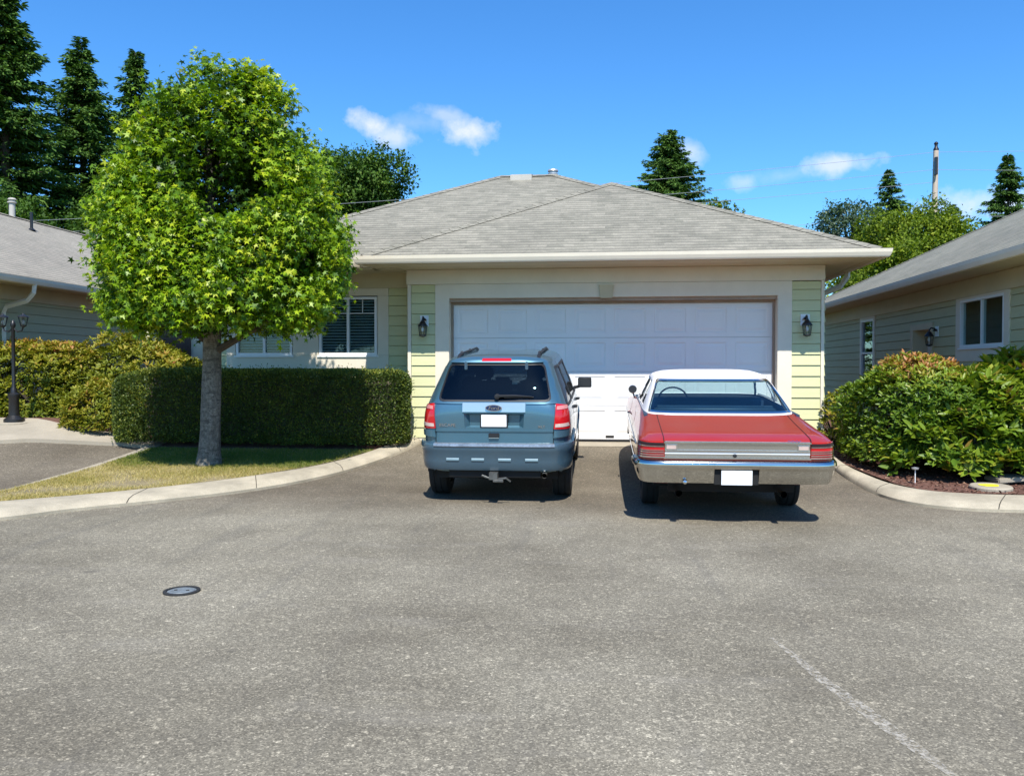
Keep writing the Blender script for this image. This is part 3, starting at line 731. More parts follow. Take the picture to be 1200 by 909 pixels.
def conform(name,sf,outer,m,parent,holes=(),off=0,thick=.01,gu=.08,gz=.06,smooth=True,build=True,bm_in=None):
    bm=bmesh.new(); f=bm.faces.new([bm.verts.new((p[0],p[1],0)) for p in outer])
    us=[p[0] for p in outer]; zs=[p[1] for p in outer]
    def cut(co,no): bmesh.ops.bisect_plane(bm,geom=list(bm.verts)+list(bm.edges)+list(bm.faces),plane_co=co,plane_no=no,dist=1e-5)
    for lo,hi,st,ax in ((min(us),max(us),gu,0),(min(zs),max(zs),gz,1)):
        n=max(1,int(math.ceil((hi-lo)/st)))
        for i in range(1,n):
            c=lo+(hi-lo)*i/n; cut((c,0,0) if ax==0 else (0,c,0),(1,0,0) if ax==0 else (0,1,0))
    for h in holes:
        for i in range(len(h)):
            a=h[i];b=h[(i+1)%len(h)]; d=(b[0]-a[0],b[1]-a[1])
            # restrict the cut to faces near the hole
            lo=min(p[0] for p in h)-.12; hi=max(p[0] for p in h)+.12
            fs=[f for f in bm.faces if lo<f.calc_center_median().x<hi]
            gs=set(fs)
            for f_ in fs: gs.update(f_.edges); gs.update(f_.verts)
            bmesh.ops.bisect_plane(bm,geom=list(gs),plane_co=(a[0],a[1],0),plane_no=(-d[1],d[0],0),dist=1e-5)
        def inside(c):
            sg=0
            for i in range(len(h)):
                a=h[i];b=h[(i+1)%len(h)]; cr=(b[0]-a[0])*(c.y-a[1])-(b[1]-a[1])*(c.x-a[0])
                if sg==0: sg=1 if cr>0 else -1
                elif cr*sg<0: return False
            return True
        dl=[f for f in bm.faces if inside(f.calc_center_median())]
        bmesh.ops.delete(bm,geom=dl,context='FACES')
    out={}; inn={}
    bm.verts.ensure_lookup_table(); bm.faces.ensure_lookup_table()
    V=[];F=[];n=len(bm.verts)
    for i,v in enumerate(bm.verts):
        v.index=i; p=sf.pt(v.co.x,v.co.y); nn=sf.nrm(v.co.x,v.co.y); V.append((p+nn*off,p+nn*(off-thick)))
    vs=[a for a,b in V]+[b for a,b in V]
    for f in bm.faces:
        ids=[v.index for v in f.verts]
        F.append(ids); F.append([i+n for i in ids[::-1]])
    for e in bm.edges:
        if e.is_boundary: a,b=e.verts[0].index,e.verts[1].index; F.append([a,b,b+n,a+n])
    bm.free()
    me=bpy.data.meshes.new(name); me.from_pydata([tuple(v) for v in vs],[],F)
    b2=bmesh.new(); b2.from_mesh(me); bmesh.ops.remove_doubles(b2,verts=b2.verts,dist=1e-5); bmesh.ops.recalc_face_normals(b2,faces=b2.faces); b2.to_mesh(me); b2.free()
    o=link(name,me,m,parent,smooth)
    if smooth: me.set_sharp_from_angle(angle=R(38))
    return o
def cham(pts,r=.04,k=3):
    """rounds the corners of a convex polygon"""
    out=[]
    n=len(pts)
    for i in range(n):
        a=Vector((*pts[i-1],0));b=Vector((*pts[i],0));c=Vector((*pts[(i+1)%n],0))
        rr=min(r,(a-b).length*.45,(c-b).length*.45)
        p=b+(a-b).normalized()*rr; q=b+(c-b).normalized()*rr
        for j in range(k+1):
            t=j/k; x=p.lerp(b,t).lerp(b.lerp(q,t),t); out.append((x.x,x.y))
    return out
def shrink(pts,d):
    c=Vector((sum(p[0] for p in pts)/len(pts),sum(p[1] for p in pts)/len(pts)))
    hx=max(abs(p[0]-c.x) for p in pts); hz=max(abs(p[1]-c.y) for p in pts)
    return [(c.x+(p[0]-c.x)*(1-d/hx),c.y+(p[1]-c.y)*(1-d/hz)) for p in pts]
def sweep(sf,z0,us,prof,mb):
    vs=[];fs=[];k=len(prof)
    for u in us:
        p=sf.pt(u,z0); n=sf.nrm(u,z0); n.z=0; n.normalize()
        for (o,z) in prof: vs.append((p.x+n.x*o,p.y+n.y*o,z))
    for i in range(len(us)-1):
        for j in range(k): fs.append((i*k+j,(i+1)*k+j,(i+1)*k+(j+1)%k,i*k+(j+1)%k))
    fs.append(tuple(range(k))); fs.append(tuple(range((len(us)-1)*k,len(us)*k)))
    return mb.add(vs,fs)
def join_meshes(objs,name):
    a=objs[0]; bm=bmesh.new()
    for o in objs: bm.from_mesh(o.data)
    me=bpy.data.meshes.new(name); bm.to_mesh(me); bm.free()
    for m in a.data.materials: me.materials.append(m)
    a.data=me
    for o in objs[1:]: bpy.data.objects.remove(o)
    me.set_sharp_from_angle(angle=R(38)); a.name=name
    return a
def capsurf(sf,zs,N,name,m,parent,ztop,crown=.012):
    """closed cap following slices zs upwards, ends in a fan"""
    vs=[];fs=[]
    for z in zs:
        T=sf.T(z)
        for i in range(N):
            u=-T+2*T*i/N; vs.append(tuple(sf.pt(u,z)))
    for j in range(len(zs)-1):
        for i in range(N): fs.append((j*N+i,j*N+(i+1)%N,(j+1)*N+(i+1)%N,(j+1)*N+i))
    # bridge the last ring with a grid across x
    z=zs[-1]; c0=(len(zs)-1)*N; ctr=len(vs)
    ys=[vs[c0+i][1] for i in range(N)]; vs.append((0,(min(ys)+max(ys))/2,ztop))
    for i in range(N): fs.append((c0+i,c0+(i+1)%N,ctr))
    o=MB().add(vs,fs).build(name,m,parent,smooth=True); return o
def wheel(parent,x,y,r,w,rimr,tyre,rim,side,spokes=5,cap=None,name='wheel'):
    e=empty(name,(x,y,r)); e.parent=parent; s=side
    h=w/2
    MB().lathe([(rimr-.01,-h*.8),(rimr,-h*.98),(r*.86,-h),(r*.96,-h*.92),(r,-h*.72),(r,-h*.40),(r-.008,-h*.38),(r-.008,-h*.30),(r,-h*.28),(r,h*.28),(r-.008,h*.30),(r-.008,h*.38),(r,h*.40),(r,h*.72),(r*.96,h*.92),(r*.86,h),(rimr,h*.98),(rimr-.01,h*.8)],axis='x',n=40,cap=False).build('tyre',tyre,e,smooth=True)
    m=MB(); m.lathe([(rimr,-h*.9*s),(rimr-.02,-h*.7*s),(rimr-.03,h*.5*s),(rimr-.015,h*.8*s),(rimr,h*.85*s)],axis='x',n=32,cap=False)
    m.lathe([(rimr-.03,-h*.1*s),(.0,-h*.1*s)],axis='x',n=32,cap=False)
    m.lathe([(0,h*.75*s),(.05,h*.72*s),(.06,h*.5*s),(.06,0)],axis='x',n=20,cap=False)
    for k in range(spokes):
        a=2*math.pi*k/spokes; M_=Matrix.Rotation(a,4,'X')
        m.cbox((s*h*.60,0,(rimr+.03)/2),(.03,.07,rimr-.05),M_)
    m.build('rim',rim,e,smooth=False)
    return e
TYRE=mat('tyre rubber',(.011,.011,.011),.85,var=.2,vs=12)
RIM=mat('alloy rim',(.55,.56,.58),.3,.9,var=.05)
CHROME=mat('chrome',(.72,.72,.72),.09,1.0,var=.03,vs=6)
BRUSH=mat('brushed aluminium trim',(.60,.58,.53),.24,.9,var=.06,vs=5,fine=.12,bs=60,stretch=(1,8,30))
UNDER=mat('dark underbody',(.006,.006,.006),.8,var=.2)
CABIN=mat('dark cabin trim',(.018,.022,.028),.8,var=.2)
BLUEV=mat('blue vinyl upholstery',(.02,.045,.08),.55,var=.2)
BPLAS=mat('black plastic',(.015,.015,.016),.5,var=.15)
REDL=mat('red tail lens',(.50,.008,.012),.12,var=.08,vs=20,coat=.6)
PINKL=mat('clear pinkish lens',(.62,.22,.20),.12,var=.08,vs=30,coat=.6)
CLEARL=mat('clear lens',(.60,.44,.38),.12,var=.08,vs=30,coat=.6)
PLATE=mat('blank white licence plate',(.82,.82,.82),.4,var=.01)
def carpaint(name,col,metal,flake=.12):
    m,nt,b=newmat(name); v=coord(nt)
    f=noise(nt,v,900,2,.5); c=mixc(nt,ramp(nt,f,[(.4,0.),(.6,1.)]),[x*(1-flake) for x in col],[x*(1+flake) for x in col])
    d=noise(nt,v,2.5,4,.6); c=mixc(nt,ramp(nt,d,[(.45,0.),(.9,.09)]),c,(.30,.29,.26))
    nt.links.new(c,b.inputs['Base Color']); b.inputs['Metallic'].default_value=metal; b.inputs['Roughness'].default_value=.36
    b.inputs['Coat Weight'].default_value=.9; b.inputs['Coat Roughness'].default_value=.05
    return m
BLUE=carpaint('steel blue metallic paint',(.070,.165,.220),.55)
BLUEL=carpaint('blue lower cladding paint',(.055,.110,.155),.35)
RED=carpaint('red metallic paint',(.42,.022,.006),.25)
REDW=mat('white side paint',(.78,.76,.75),.25,var=.03,coat=.6)
VTOP=mat('white vinyl roof',(.78,.75,.74),.5,var=.03,vs=6,fine=.06,bump=.1,bs=200)
SUVG=glass('tinted privacy glass',(.20,.24,.27))
SUVF=glass('car windscreen glass',(.60,.68,.68))
CARG=glass('clear car glass',(.80,.90,.90))

# ================================================================== blue SUV
gl_pitch=math.atan2(g(-1.3,13.5)-g(-1.3,10.89),2.62)
yr=10.00     # rear bumper face
SUV=thing('suv','steel blue SUV with roof rails parked on the left half of the driveway','car',(-1.305,yr+.87,g(-1.3,yr+.87)),(gl_pitch,0,0))
OY=-.87
rows=[ # z, w, rear, front, nr, nf   (y measured from the rear bumper)
(.40,.80,.16,4.20,8,4),(.46,.87,.10,4.30,9,4),(.60,.90,.09,4.36,9,4),(.74,.91,.09,4.36,9,4),(.90,.915,.10,4.33,9,4),(1.00,.91,.10,4.22,9,4),
(1.06,.905,.10,3.90,9,4),(1.10,.90,.10,3.45,9,4),(1.16,.89,.105,3.22,8.5,5),(1.23,.87,.12,3.10,8,5),(1.35,.825,.17,2.90,7.5,5),(1.50,.765,.26,2.70,7,5),(1.62,.715,.35,2.52,7,5),(1.71,.670,.42,2.38,7,5),
(1.745,.635,.44,2.26,6,5),(1.77,.575,.50,2.1,5,5),(1.785,.48,.62,1.95,5,5),(1.795,.30,.85,1.7,4,4)]
sf=Surf([(a,b,c+OY,d+OY,e,f) for a,b,c,d,e,f in rows],2.0+OY)
zs=[.42+i*(1.71-.42)/20 for i in range(21)]
outer=[(-sf.T(z)+1e-4,z) for z in zs]+[(sf.T(z)-1e-4,z) for z in zs[::-1]]
holes=[]
def rx(x,z): return (sf.ux(x,z),z)
def sy(y,z,s=1): return (sf.uy(y+OY,z,s),z)
HG=cham([rx(-.675,1.275),rx(.675,1.275),rx(.575,1.69),rx(-.575,1.69)],.07); holes.append(HG)
PR=[rx(-.35,.955),rx(.35,.955),rx(.36,1.125),rx(-.36,1.125)]; holes.append(PR)
sidew=[]
for s in (1,-1):
    for (ya,yb,yc_,yd) in ((.42,1.10,1.10,.68),(1.20,2.05,2.05,1.20),(2.12,3.00,2.50,2.12)):
        zb=1.20; h=cham([sy(ya,zb,s),sy(yb,zb,s),sy(yc_,1.63,s),sy(yd,1.63,s)],.04); sidew.append(h); holes.append(h)
    for yw in (.87,.87+2.62):
        ring=[(yw+.44*math.cos(a),.36+.44*math.sin(a)) for a in [math.pi*k/8 for k in range(9)]]
        ring=[(y,max(z,.40)) for y,z in ring]; holes.append([sy(y,z,s) for y,z in ring])
# windscreen, split in two because the strip is cut at the nose centre line
ws=[]
for s in (1,-1):
    h=[(sf.fx(s*.70,1.22),1.22),(s*(sf.T(1.22)+.1),1.22),(s*(sf.T(1.66)+.1),1.66),(sf.fx(s*.55,1.66),1.66)]
    holes.append(h)
body=conform('body',sf,outer,BLUE,SUV,holes,0,.02,.10,.064)
cap=capsurf(sf,[1.71,1.73,1.745,1.76,1.77,1.78,1.785,1.792,1.795],96,'cap',BLUE,SUV,1.797)
body=join_meshes([body,cap],'body')
# glass
g0=conform('rear_window',sf,HG,SUVG,SUV,off=-.004,thick=.004)
fr=conform('frit',sf,shrink(HG,-.012),BPLAS,g0,holes=[shrink(HG,.010)],off=.002,thick=.005)
for h in sidew:
    gg=conform('side_window',sf,h,SUVG,SUV,off=-.004,thick=.004); conform('window_trim',sf,shrink(h,-.02),BPLAS,gg,holes=[shrink(h,.012)],off=.003,thick=.006)
mbw=MB()
def wsp(i,j): # windscreen grid
    z=1.21+.46*j/6; a=sf.fx(.71-.15*j/6,z); T=sf.T(z); u=a+(T-a)*min(i,6-i)/3 if True else 0
    p=sf.pt(u,z); return (p.x if i<3 else (-p.x if i>3 else 0),p.y-.004,z)
mbw.add([wsp(i,j) for j in range(7) for i in range(7)],[(j*7+i,j*7+i+1,(j+1)*7+i+1,(j+1)*7+i) for j in range(6) for i in range(6)])
mbw.build('windscreen',SUVF,SUV,smooth=True)
# plate recess
rc=MB(); zc=(.955,1.125); ya=.19+OY
for (A_,B_) in (((-.36,.95),(.36,.95)),((.36,.95),(.37,1.13)),((.37,1.13),(-.37,1.13)),((-.37,1.13),(-.36,.95))):
    rc.quad((A_[0],.105+OY,A_[1]),(B_[0],.105+OY,B_[1]),(B_[0]*.82,.165+OY,1.04+(B_[1]-1.04)*.72),(A_[0]*.82,.165+OY,1.04+(A_[1]-1.04)*.72))
rc.quad((-.295,.165+OY,.975),(.295,.165+OY,.975),(.303,.165+OY,1.105),(-.303,.165+OY,1.105)); rc.build('plate_recess',BLUE,SUV)
fr=MB(); fr.box((-.165,.095+OY,.955),(.165,.125+OY,1.125)); pf=fr.build('plate_frame',BPLAS,SUV,bevel=.004)
MB().box((-.150,.090+OY,.970),(.150,.0945+OY,1.112)).build('licence_plate',PLATE,SUV,bevel=.002)
# bright trim strip and emblem
SILV=mat('pale silver trim',(.45,.54,.56),.25,.6,var=.03)
st=conform('trim_strip',sf,[rx(-.375,1.145),rx(.375,1.145),rx(.375,1.248),rx(-.375,1.248)],SILV,SUV,off=.018,thick=.025,gu=.05)
em=MB(); em.add([(.098*math.cos(t),.070+OY,1.197+.038*math.sin(t)) for t in np.linspace(0,2*math.pi,33)[:-1]]+[(.098*math.cos(t),.09+OY,1.197+.038*math.sin(t)) for t in np.linspace(0,2*math.pi,33)[:-1]],
   [tuple(range(32))]+[(i,(i+1)%32,32+(i+1)%32,32+i) for i in range(32)])
emb=em.build('emblem',CHROME,SUV)
ei=MB(); ei.add([(.090*math.cos(t),.0685+OY,1.197+.031*math.sin(t)) for t in np.linspace(0,2*math.pi,33)[:-1]],[tuple(range(32))])
ei.build('emblem_field',mat('emblem blue',(.01,.03,.09),.2,var=.05),emb)
def letters(txt,size,loc,m,parent,shear=0,sx=1):
    me=text_mesh(txt,size,.0015,shear); o=link('lettering',me,m,parent)
    o.location=loc; o.rotation_euler=(math.pi/2,0,0); o.scale=(sx,1,1); return o
letters('Ford',.058,(0,.066+OY,1.197),CHROME,emb,.25,1.15)
def badge(txt,size,x,z,sx):
    p=sf.pt(sf.ux(x,z),z); n=sf.nrm(sf.ux(x,z),z)
    o=letters(txt,size,(p.x+n.x*.004,p.y+n.y*.004,z),CHROME,SUV,0,sx); o.rotation_euler=(math.pi/2,0,math.atan2(n.x,-n.y)); o.name='badge'
badge('ESCAPE',.052,-.56,.985,1.15); badge('XLT',.040,.565,.972,1.2)
# tail lights
for s in (1,-1):
    A_=[rx(s*.705,.945),(rx(s*.705,.945)[0]+s*.30,.93),(rx(s*.72,1.235)[0]+s*.27,1.20),rx(s*.725,1.235)]
    tl=conform('tail_light',sf,A_,REDL,SUV,off=.016,thick=.03,gu=.03,gz=.05)
    def band(z0,z1,m,nm):
        f=lambda z,q:A_[0][0]+(A_[3][0]-A_[0][0])*(z-.945)/.29+s*q
        conform(nm,sf,[(f(z0,.012),z0),(f(z0,.265),z0),(f(z1,.225),z1),(f(z1,.012),z1)],m,tl,off=.020,thick=.005,gu=.03,gz=.05)
    band(.965,1.005,CLEARL,'reversing_lens'); band(1.165,1.205,PINKL,'indicator_lens')
# light panel below the lamps
for s in (1,-1):
    conform('corner_panel',sf,[rx(s*.70,.84),(rx(s*.70,.84)[0]+s*.24,.85),(rx(s*.71,.925)[0]+s*.25,.918),rx(s*.71,.925)],BLUE,SUV,off=.022,thick=.03,gu=.03)
# third brake light, hinges, wiper, handle
conform('brake_light',sf,[rx(-.185,1.713),rx(.185,1.713),rx(.175,1.750),rx(-.175,1.750)],REDL,SUV,off=.012,thick=.02,gu=.04,gz=.02)
sp=MB()
conform('spoiler',sf,[rx(-.56,1.696),rx(.56,1.696),rx(.54,1.712),rx(-.54,1.712)],BLUE,SUV,off=.030,thick=.045,gu=.08,gz=.01)
for x in (-.37,.37):
    p=sf.pt(sf.ux(x,1.67),1.67); MB().cbox((x,p.y-.012,1.675),(.035,.05,.10)).build('hinge',BLUEL,SUV,bevel=.008)
wp=MB(); p=sf.pt(.03,1.31); wp.lathe([(0,-.05),(.028,-.045),(.032,0),(.032,.01)],c=(.035,p.y,1.325),axis='y',n=14)
wp.add([(.03,p.y-.035,1.345),(.10,p.y-.04,1.352),(.46,p.y-.012,1.330),(.46,p.y-.010,1.322),(.10,p.y-.03,1.318),(.03,p.y-.03,1.305)],[(0,1,2,3,4,5)])
wp.tube([(.03,p.y-.035,1.333),(.25,p.y-.035,1.338),(.45,p.y-.01,1.325)],[.016,.012,.006],6)
wp.tube([(.12,p.y-.012,1.312),(.47,p.y-.006,1.318)],.008,5); wp.build('wiper',BPLAS,SUV)
MB().box((-.065,.075+OY,.842),(.065,.12+OY,.892)).build('tailgate_handle',BPLAS,SUV,bevel=.006)
MB().box((-.06,.068+OY,.836),(.06,.11+OY,.842)).build('handle_lip',SILV,SUV)
# tailgate shut lines
GAP=mat('shut line',(.006,.008,.01),.9,var=.1)
for s in (1,-1):
    pts=[(.700,.775),(.700,.93),(.735,1.25)]
    for i in range(2):
        a,b=pts[i],pts[i+1]; conform('shut_line',sf,[rx(s*a[0],a[1]),rx(s*(a[0]+.008),a[1]),rx(s*(b[0]+.008),b[1]),rx(s*b[0],b[1])],GAP,SUV,off=.0015,thick=.003)
conform('crease',sf,[rx(-.70,.912),rx(.70,.912),rx(.70,.930),rx(-.70,.930)],BLUE,SUV,off=.013,thick=.02,gz=.009)
conform('crease',sf,[rx(-.735,1.236),rx(-.38,1.236),rx(-.38,1.252),rx(-.735,1.252)],BLUE,SUV,off=.012,thick=.02,gz=.01)
conform('crease',sf,[rx(.38,1.236),rx(.735,1.236),rx(.735,1.252),rx(.38,1.252)],BLUE,SUV,off=.012,thick=.02,gz=.01)
# bumper
BARM=mat('dull reflector bar',(.16,.25,.29),.5,.0,var=.1)
bu=MB(); zb=.6; U=sf.uy(.42+OY,zb); us=list(np.linspace(-U,U,60))
sweep(sf,zb,us,[(-.03,.45),(.02,.45),(.035,.48),(.045,.56),(.05,.66),(.062,.685),(.066,.74),(.06,.768),(.03,.775),(-.03,.775)],bu)
bump_=bu.build('bumper',BLUEL,SUV,smooth=True)
stp=MB(); sweep(sf,zb,list(np.linspace(-sf.ux(.70,zb),sf.ux(.70,zb),30)),[(.02,.7755),(.0725,.738),(.078,.745),(.070,.776),(.03,.782)],stp)
stp.build('step_pad',mat('brushed step pad',(.42,.42,.42),.3,.7,var=.3,vs=9,fine=.35,bs=40),bump_)
for x in (-.49,-.19,.13,.45):
    q=sf.ux(x,.55); s_=MB(); sweep(sf,zb,list(np.linspace(q-.075,q+.075,5)),[(.035,.56),(.058,.572),(.058,.59),(.05,.60),(.03,.60)],s_); s_.build('reflector_bar',BARM,bump_)
# sills, cladding, wheel arch lips
for s in (1,-1):
    for yw in (.87,.87+2.62):
        vs=[];fs=[]
        for k in range(15):
            a=math.pi*k/14; 
            for rr,off in ((.43,.0),(.43,.025),(.48,.028),(.50,.003)):
                z=max(.40,.36+rr*math.sin(a)); y=yw+rr*math.cos(a); p=sf.pt(sf.uy(y+OY,z,s),z); n=sf.nrm(sf.uy(y+OY,z,s),z); q=p+n*off; vs.append(tuple(q))
        for k in range(14):
            for j in range(3): fs.append((k*4+j,k*4+j+1,(k+1)*4+j+1,(k+1)*4+j))
        MB().add(vs,fs).build('arch_trim',BLUEL,SUV,smooth=True)
    sl=MB(); zb=.5; ua=sf.uy(1.34+OY,zb,s); ub=sf.uy(3.02+OY,zb,s); sweep(sf,zb,list(np.linspace(ua,ub,12)),[(-.02,.42),(.02,.42),(.035,.46),(.03,.56),(.0,.57)] if s>0 else [(-.02,.42),(.02,.42),(.035,.46),(.03,.56),(.0,.57)],sl)
    sl.build('sill',BLUEL,SUV,smooth=True)
    # door shut lines and handles
    for y in (1.15,2.10,3.05):
        conform('shut_line',sf,[sy(y,.58,s),sy(y+.008,.58,s),sy(y+.008,1.17,s),sy(y,1.17,s)],GAP,SUV,off=.0015,thick=.003)
    for y in (1.35,2.30):
        p=sf.pt(sf.uy(y+OY,1.07,s),1.07); MB().tube([(p.x-s*.01,p.y-.09,1.07),(p.x+s*.035,p.y-.06,1.075),(p.x+s*.035,p.y+.06,1.075),(p.x-s*.01,p.y+.09,1.07)],.013,8).build('door_handle',BPLAS,SUV,smooth=True)
    # mirror
    p=sf.pt(sf.uy(2.86+OY,1.19,s),1.19)
    mi=MB(); mi.tube([(p.x-s*.02,p.y,1.17),(p.x+s*.10,p.y-.02,1.20)],[.03,.025],8); mi.cbox((p.x+s*.17,p.y-.02,1.255),(.20,.09,.145)); mr_=mi.build('mirror',BPLAS,SUV,smooth=True,bevel=.02,seg=3)
    MB().box((p.x+s*.17-.08,p.y-.072,1.20),(p.x+s*.17+.08,p.y-.068,1.31)).build('mirror_glass',mat('mirror glass',(.06,.07,.08),.05,.6,var=.01),mr_)
# roof rails
for x in (-.50,.50):
    rr=MB(); zt=1.80
    rr.tube([(x,.60+OY,1.735),(x*.99,.66+OY,1.785),(x*.98,.80+OY,1.800),(x*.98,2.05+OY,1.806),(x*.99,2.2+OY,1.775),(x,2.28+OY,1.72)],[.026,.022,.018,.018,.022,.024],8)
    for y in (.86,1.5): rr.tube([(x,y+OY,1.76),(x*.98,y-.05+OY,1.82)],[.026,.018],8)
    rr.build('roof_rail',BPLAS,SUV,smooth=True)
# underbody, wheel wells, floor
ub_=MB(); ub_.box((-.74,.35+OY,.30),(.74,4.1+OY,.46)); ub_.box((-.55,.12+OY,.36),(.55,.36+OY,.44)); ub_.box((-.60,.50+OY,.46),(.60,3.9+OY,.60))
ub_.lathe([(0,-.85),(.04,-.8),(.04,.8),(0,.85)],c=(0,.87+OY,.33),axis='x',n=10); ub_.build('underbody',UNDER,SUV)
for s in (1,-1):
    for yw in (.87,3.49):
        w_=MB(); vs=[];fs=[]
        for k in range(13):
            a=math.pi*k/12
            for x in (.60,.875): vs.append((s*x,yw+.44*math.cos(a)+OY,.36+.44*math.sin(a)))
        for k in range(12): fs.append((2*k,2*k+1,2*k+3,2*k+2))
        fs.append(tuple(2*k for k in range(13))); w_.add(vs,fs).build('wheel_well',UNDER,SUV)
# interior
it=MB(); it.box((-.80,.30+OY,.60),(.80,3.1+OY,.64)); it.box((-.80,2.75+OY,.64),(.80,3.25+OY,1.13)); it.build('cabin_floor',CABIN,SUV)
def seat(parent,x,y,w,zb,zt,m,head=True,name='seat',recl=.12):
    s=MB(); s.box((x-w/2,y,zb),(x+w/2,y+.48,zb+.16)); M_=Matrix.Translation((x,y+.03,zb+.12))@Matrix.Rotation(recl,4,'X')
    s.box((-w/2,-.10,0),(w/2,.06,zt-zb-.12),M_)
    o=s.build(name,m,parent,bevel=.035,seg=3,smooth=True)
    if head:
        for hx in ([0] if w<.8 else [-w*.32,0,w*.32]):
            h=MB(); h.box((hx-.125,-.06,zt-zb-.10),(hx+.125,.04,zt-zb+.10),M_); h.build('headrest',m,o,bevel=.035,seg=3,smooth=True)
    return o
seat(SUV,-.36,1.95+OY,.52,.72,1.36,CABIN); seat(SUV,.36,1.95+OY,.52,.72,1.36,CABIN); seat(SUV,0,1.05+OY,1.25,.72,1.27,CABIN)
MB().tube([(-.37+.18*math.cos(t),2.62+OY+.05*math.sin(t),1.13+.17*math.sin(t)) for t in np.linspace(0,2*math.pi,25)],.014,6).build('steering_wheel',BPLAS,SUV)
# hitch and exhaust
ht=MB(); ht.box((-.05,-.02+OY,.355),(.05,.3+OY,.435)); ht.tube([(-.14,.02+OY,.40),(-.05,.0+OY,.37)],.012,6); ht.tube([(.05,.0+OY,.36),(.15,.0+OY,.375),(.20,.02+OY,.33)],.012,6)
ht.tube([(0,-.01+OY,.34),(.12,-.03+OY,.345)],.018,6); ht.build('tow_hitch',mat('dull steel',(.16,.16,.15),.5,.8,var=.3,vs=20),SUV)
MB().tube([(.62,.4+OY,.41),(.60,.10+OY,.405),(.60,.03+OY,.40)],.032,12,cap=False).build('exhaust_pipe',BRUSH,SUV,smooth=True)
for s in (1,-1):
    for yw in (.87,3.49): wheel(SUV,s*.775,yw+OY,.365,.235,.225,TYRE,RIM,s)

# ================================================================== red hardtop coupe
yr=8.90; WB=2.95; OH=1.48
pit=math.atan2(g(1.33,yr+OH+WB)-g(1.33,yr+OH),WB)
CAR=thing('vintage_coupe','red vintage hardtop coupe with white roof and chrome bumper beside the SUV','car',(1.335,yr+OH,g(1.33,yr+OH)),(pit,0,R(.3)))
OY=-OH
rows=[(.34,.86,.75,4.9,14,6),(.42,.93,.60,5.05,14,6),(.505,.965,.52,5.12,15,6),(.54,.975,.10,5.12,16,6),(.66,.995,.06,5.15,18,6),(.78,1.0,.055,5.15,18,7),(.90,.997,.055,5.13,18,7),
(.955,.987,.045,5.10,18,7),(.975,.975,.06,5.02,16,7),(.99,.962,.14,4.92,14,7),(1.01,.945,.34,4.75,12,7),(1.03,.932,.56,4.55,10,7),(1.055,.920,.82,4.3,9,7),(1.08,.905,1.02,4.0,8,7),(1.10,.885,1.16,3.78,8,7)]
sf=Surf([(a,b,c+OY,d+OY,e,f) for a,b,c,d,e,f in rows],2.5+OY,200)
zs=[.40+i*(1.10-.40)/24 for i in range(25)]
outer=[(-sf.T(z)+1e-4,z) for z in zs]+[(sf.T(z)-1e-4,z) for z in zs[::-1]]
holes=[]
for s in (1,-1):
    for yw,zt in ((OH,.70),(OH+WB,.76)):
        ring=[]
        for k in range(9):
            a=math.pi*k/8; ring.append((yw+.42*math.cos(a),max(.40,.36+(zt-.36)*math.sin(a)**.8)))
        holes.append([sy(y,z,s) for y,z in ring])
cb_=conform('body',sf,outer,RED,CAR,holes,0,.02,.10,.03)
# greenhouse
rows2=[(1.095,.875,1.13,3.80,7,6),(1.12,.862,1.20,3.74,7,6),(1.20,.83,1.38,3.58,7,6),(1.30,.785,1.63,3.40,7,6),(1.40,.74,1.90,3.22,7,6),(1.44,.72,2.03,3.14,6,6),(1.465,.70,2.12,3.08,6,6),(1.485,.66,2.20,3.02,6,5),(1.505,.58,2.32,2.95,5,5),(1.52,.45,2.45,2.85,4,4)]
s2=Surf([(a,b,c+OY,d+OY,e,f) for a,b,c,d,e,f in rows2],2.6+OY,200)
sfb=sf; sf=s2
zs=[1.097+i*(1.47-1.097)/12 for i in range(13)]
outer=[(-sf.T(z)+1e-4,z) for z in zs]+[(sf.T(z)-1e-4,z) for z in zs[::-1]]
BL=cham([rx(-.815,1.125),rx(.815,1.125),rx(.675,1.43),rx(-.675,1.43)],.03)
h2=[BL]; sw=[]
for s in (1,-1):
    for q in ([(1.98,1.13),(2.45,1.13),(2.45,1.42),(2.20,1.42)],[(2.47,1.13),(3.52,1.13),(3.10,1.42),(2.47,1.42)]):
        h=cham([sy(y,z,s) for y,z in q],.02); h2.append(h); sw.append(h)
    h2.append([(sf.fx(s*.79,1.13),1.13),(s*(sf.T(1.13)+.1),1.13),(s*(sf.T(1.43)+.1),1.43),(sf.fx(s*.65,1.43),1.43)])
gh=conform('roof',sf,outer,VTOP,CAR,h2,0,.014,.08,.05)
cp=capsurf(sf,[1.47,1.485,1.495,1.505,1.515,1.52],96,'cap',VTOP,CAR,1.524)
gh=join_meshes([gh,cp],'roof')
conform('headliner',sf,outer,CABIN,gh,h2,-.017,.004,.10,.05)
MB().add([(x,y+OY,1.462) for x,y in ((-.62,2.2),(.62,2.2),(.62,3.0),(-.62,3.0))],[(0,1,2,3)]).build('headlining',CABIN,gh)
conform('rear_window',sf,BL,CARG,CAR,off=-.005,thick=.004)
conform('window_trim',sf,shrink(BL,-.014),CHROME,CAR,holes=[shrink(BL,.006)],off=.006,thick=.012,gu=.05,gz=.05)
for h in sw[1::2]: conform('window_trim',sf,shrink(h,-.012),CHROME,CAR,holes=[shrink(h,.008)],off=.005,thick=.010)
mbw=MB()
def wsp(i,j):
    z=1.125+.31*j/5; a=sf.fx(.80-.14*j/5,z); T=sf.T(z); u=a+(T-a)*min(i,6-i)/3
    p=sf.pt(u,z); return (p.x if i<3 else (-p.x if i>3 else 0),p.y-.004,z)
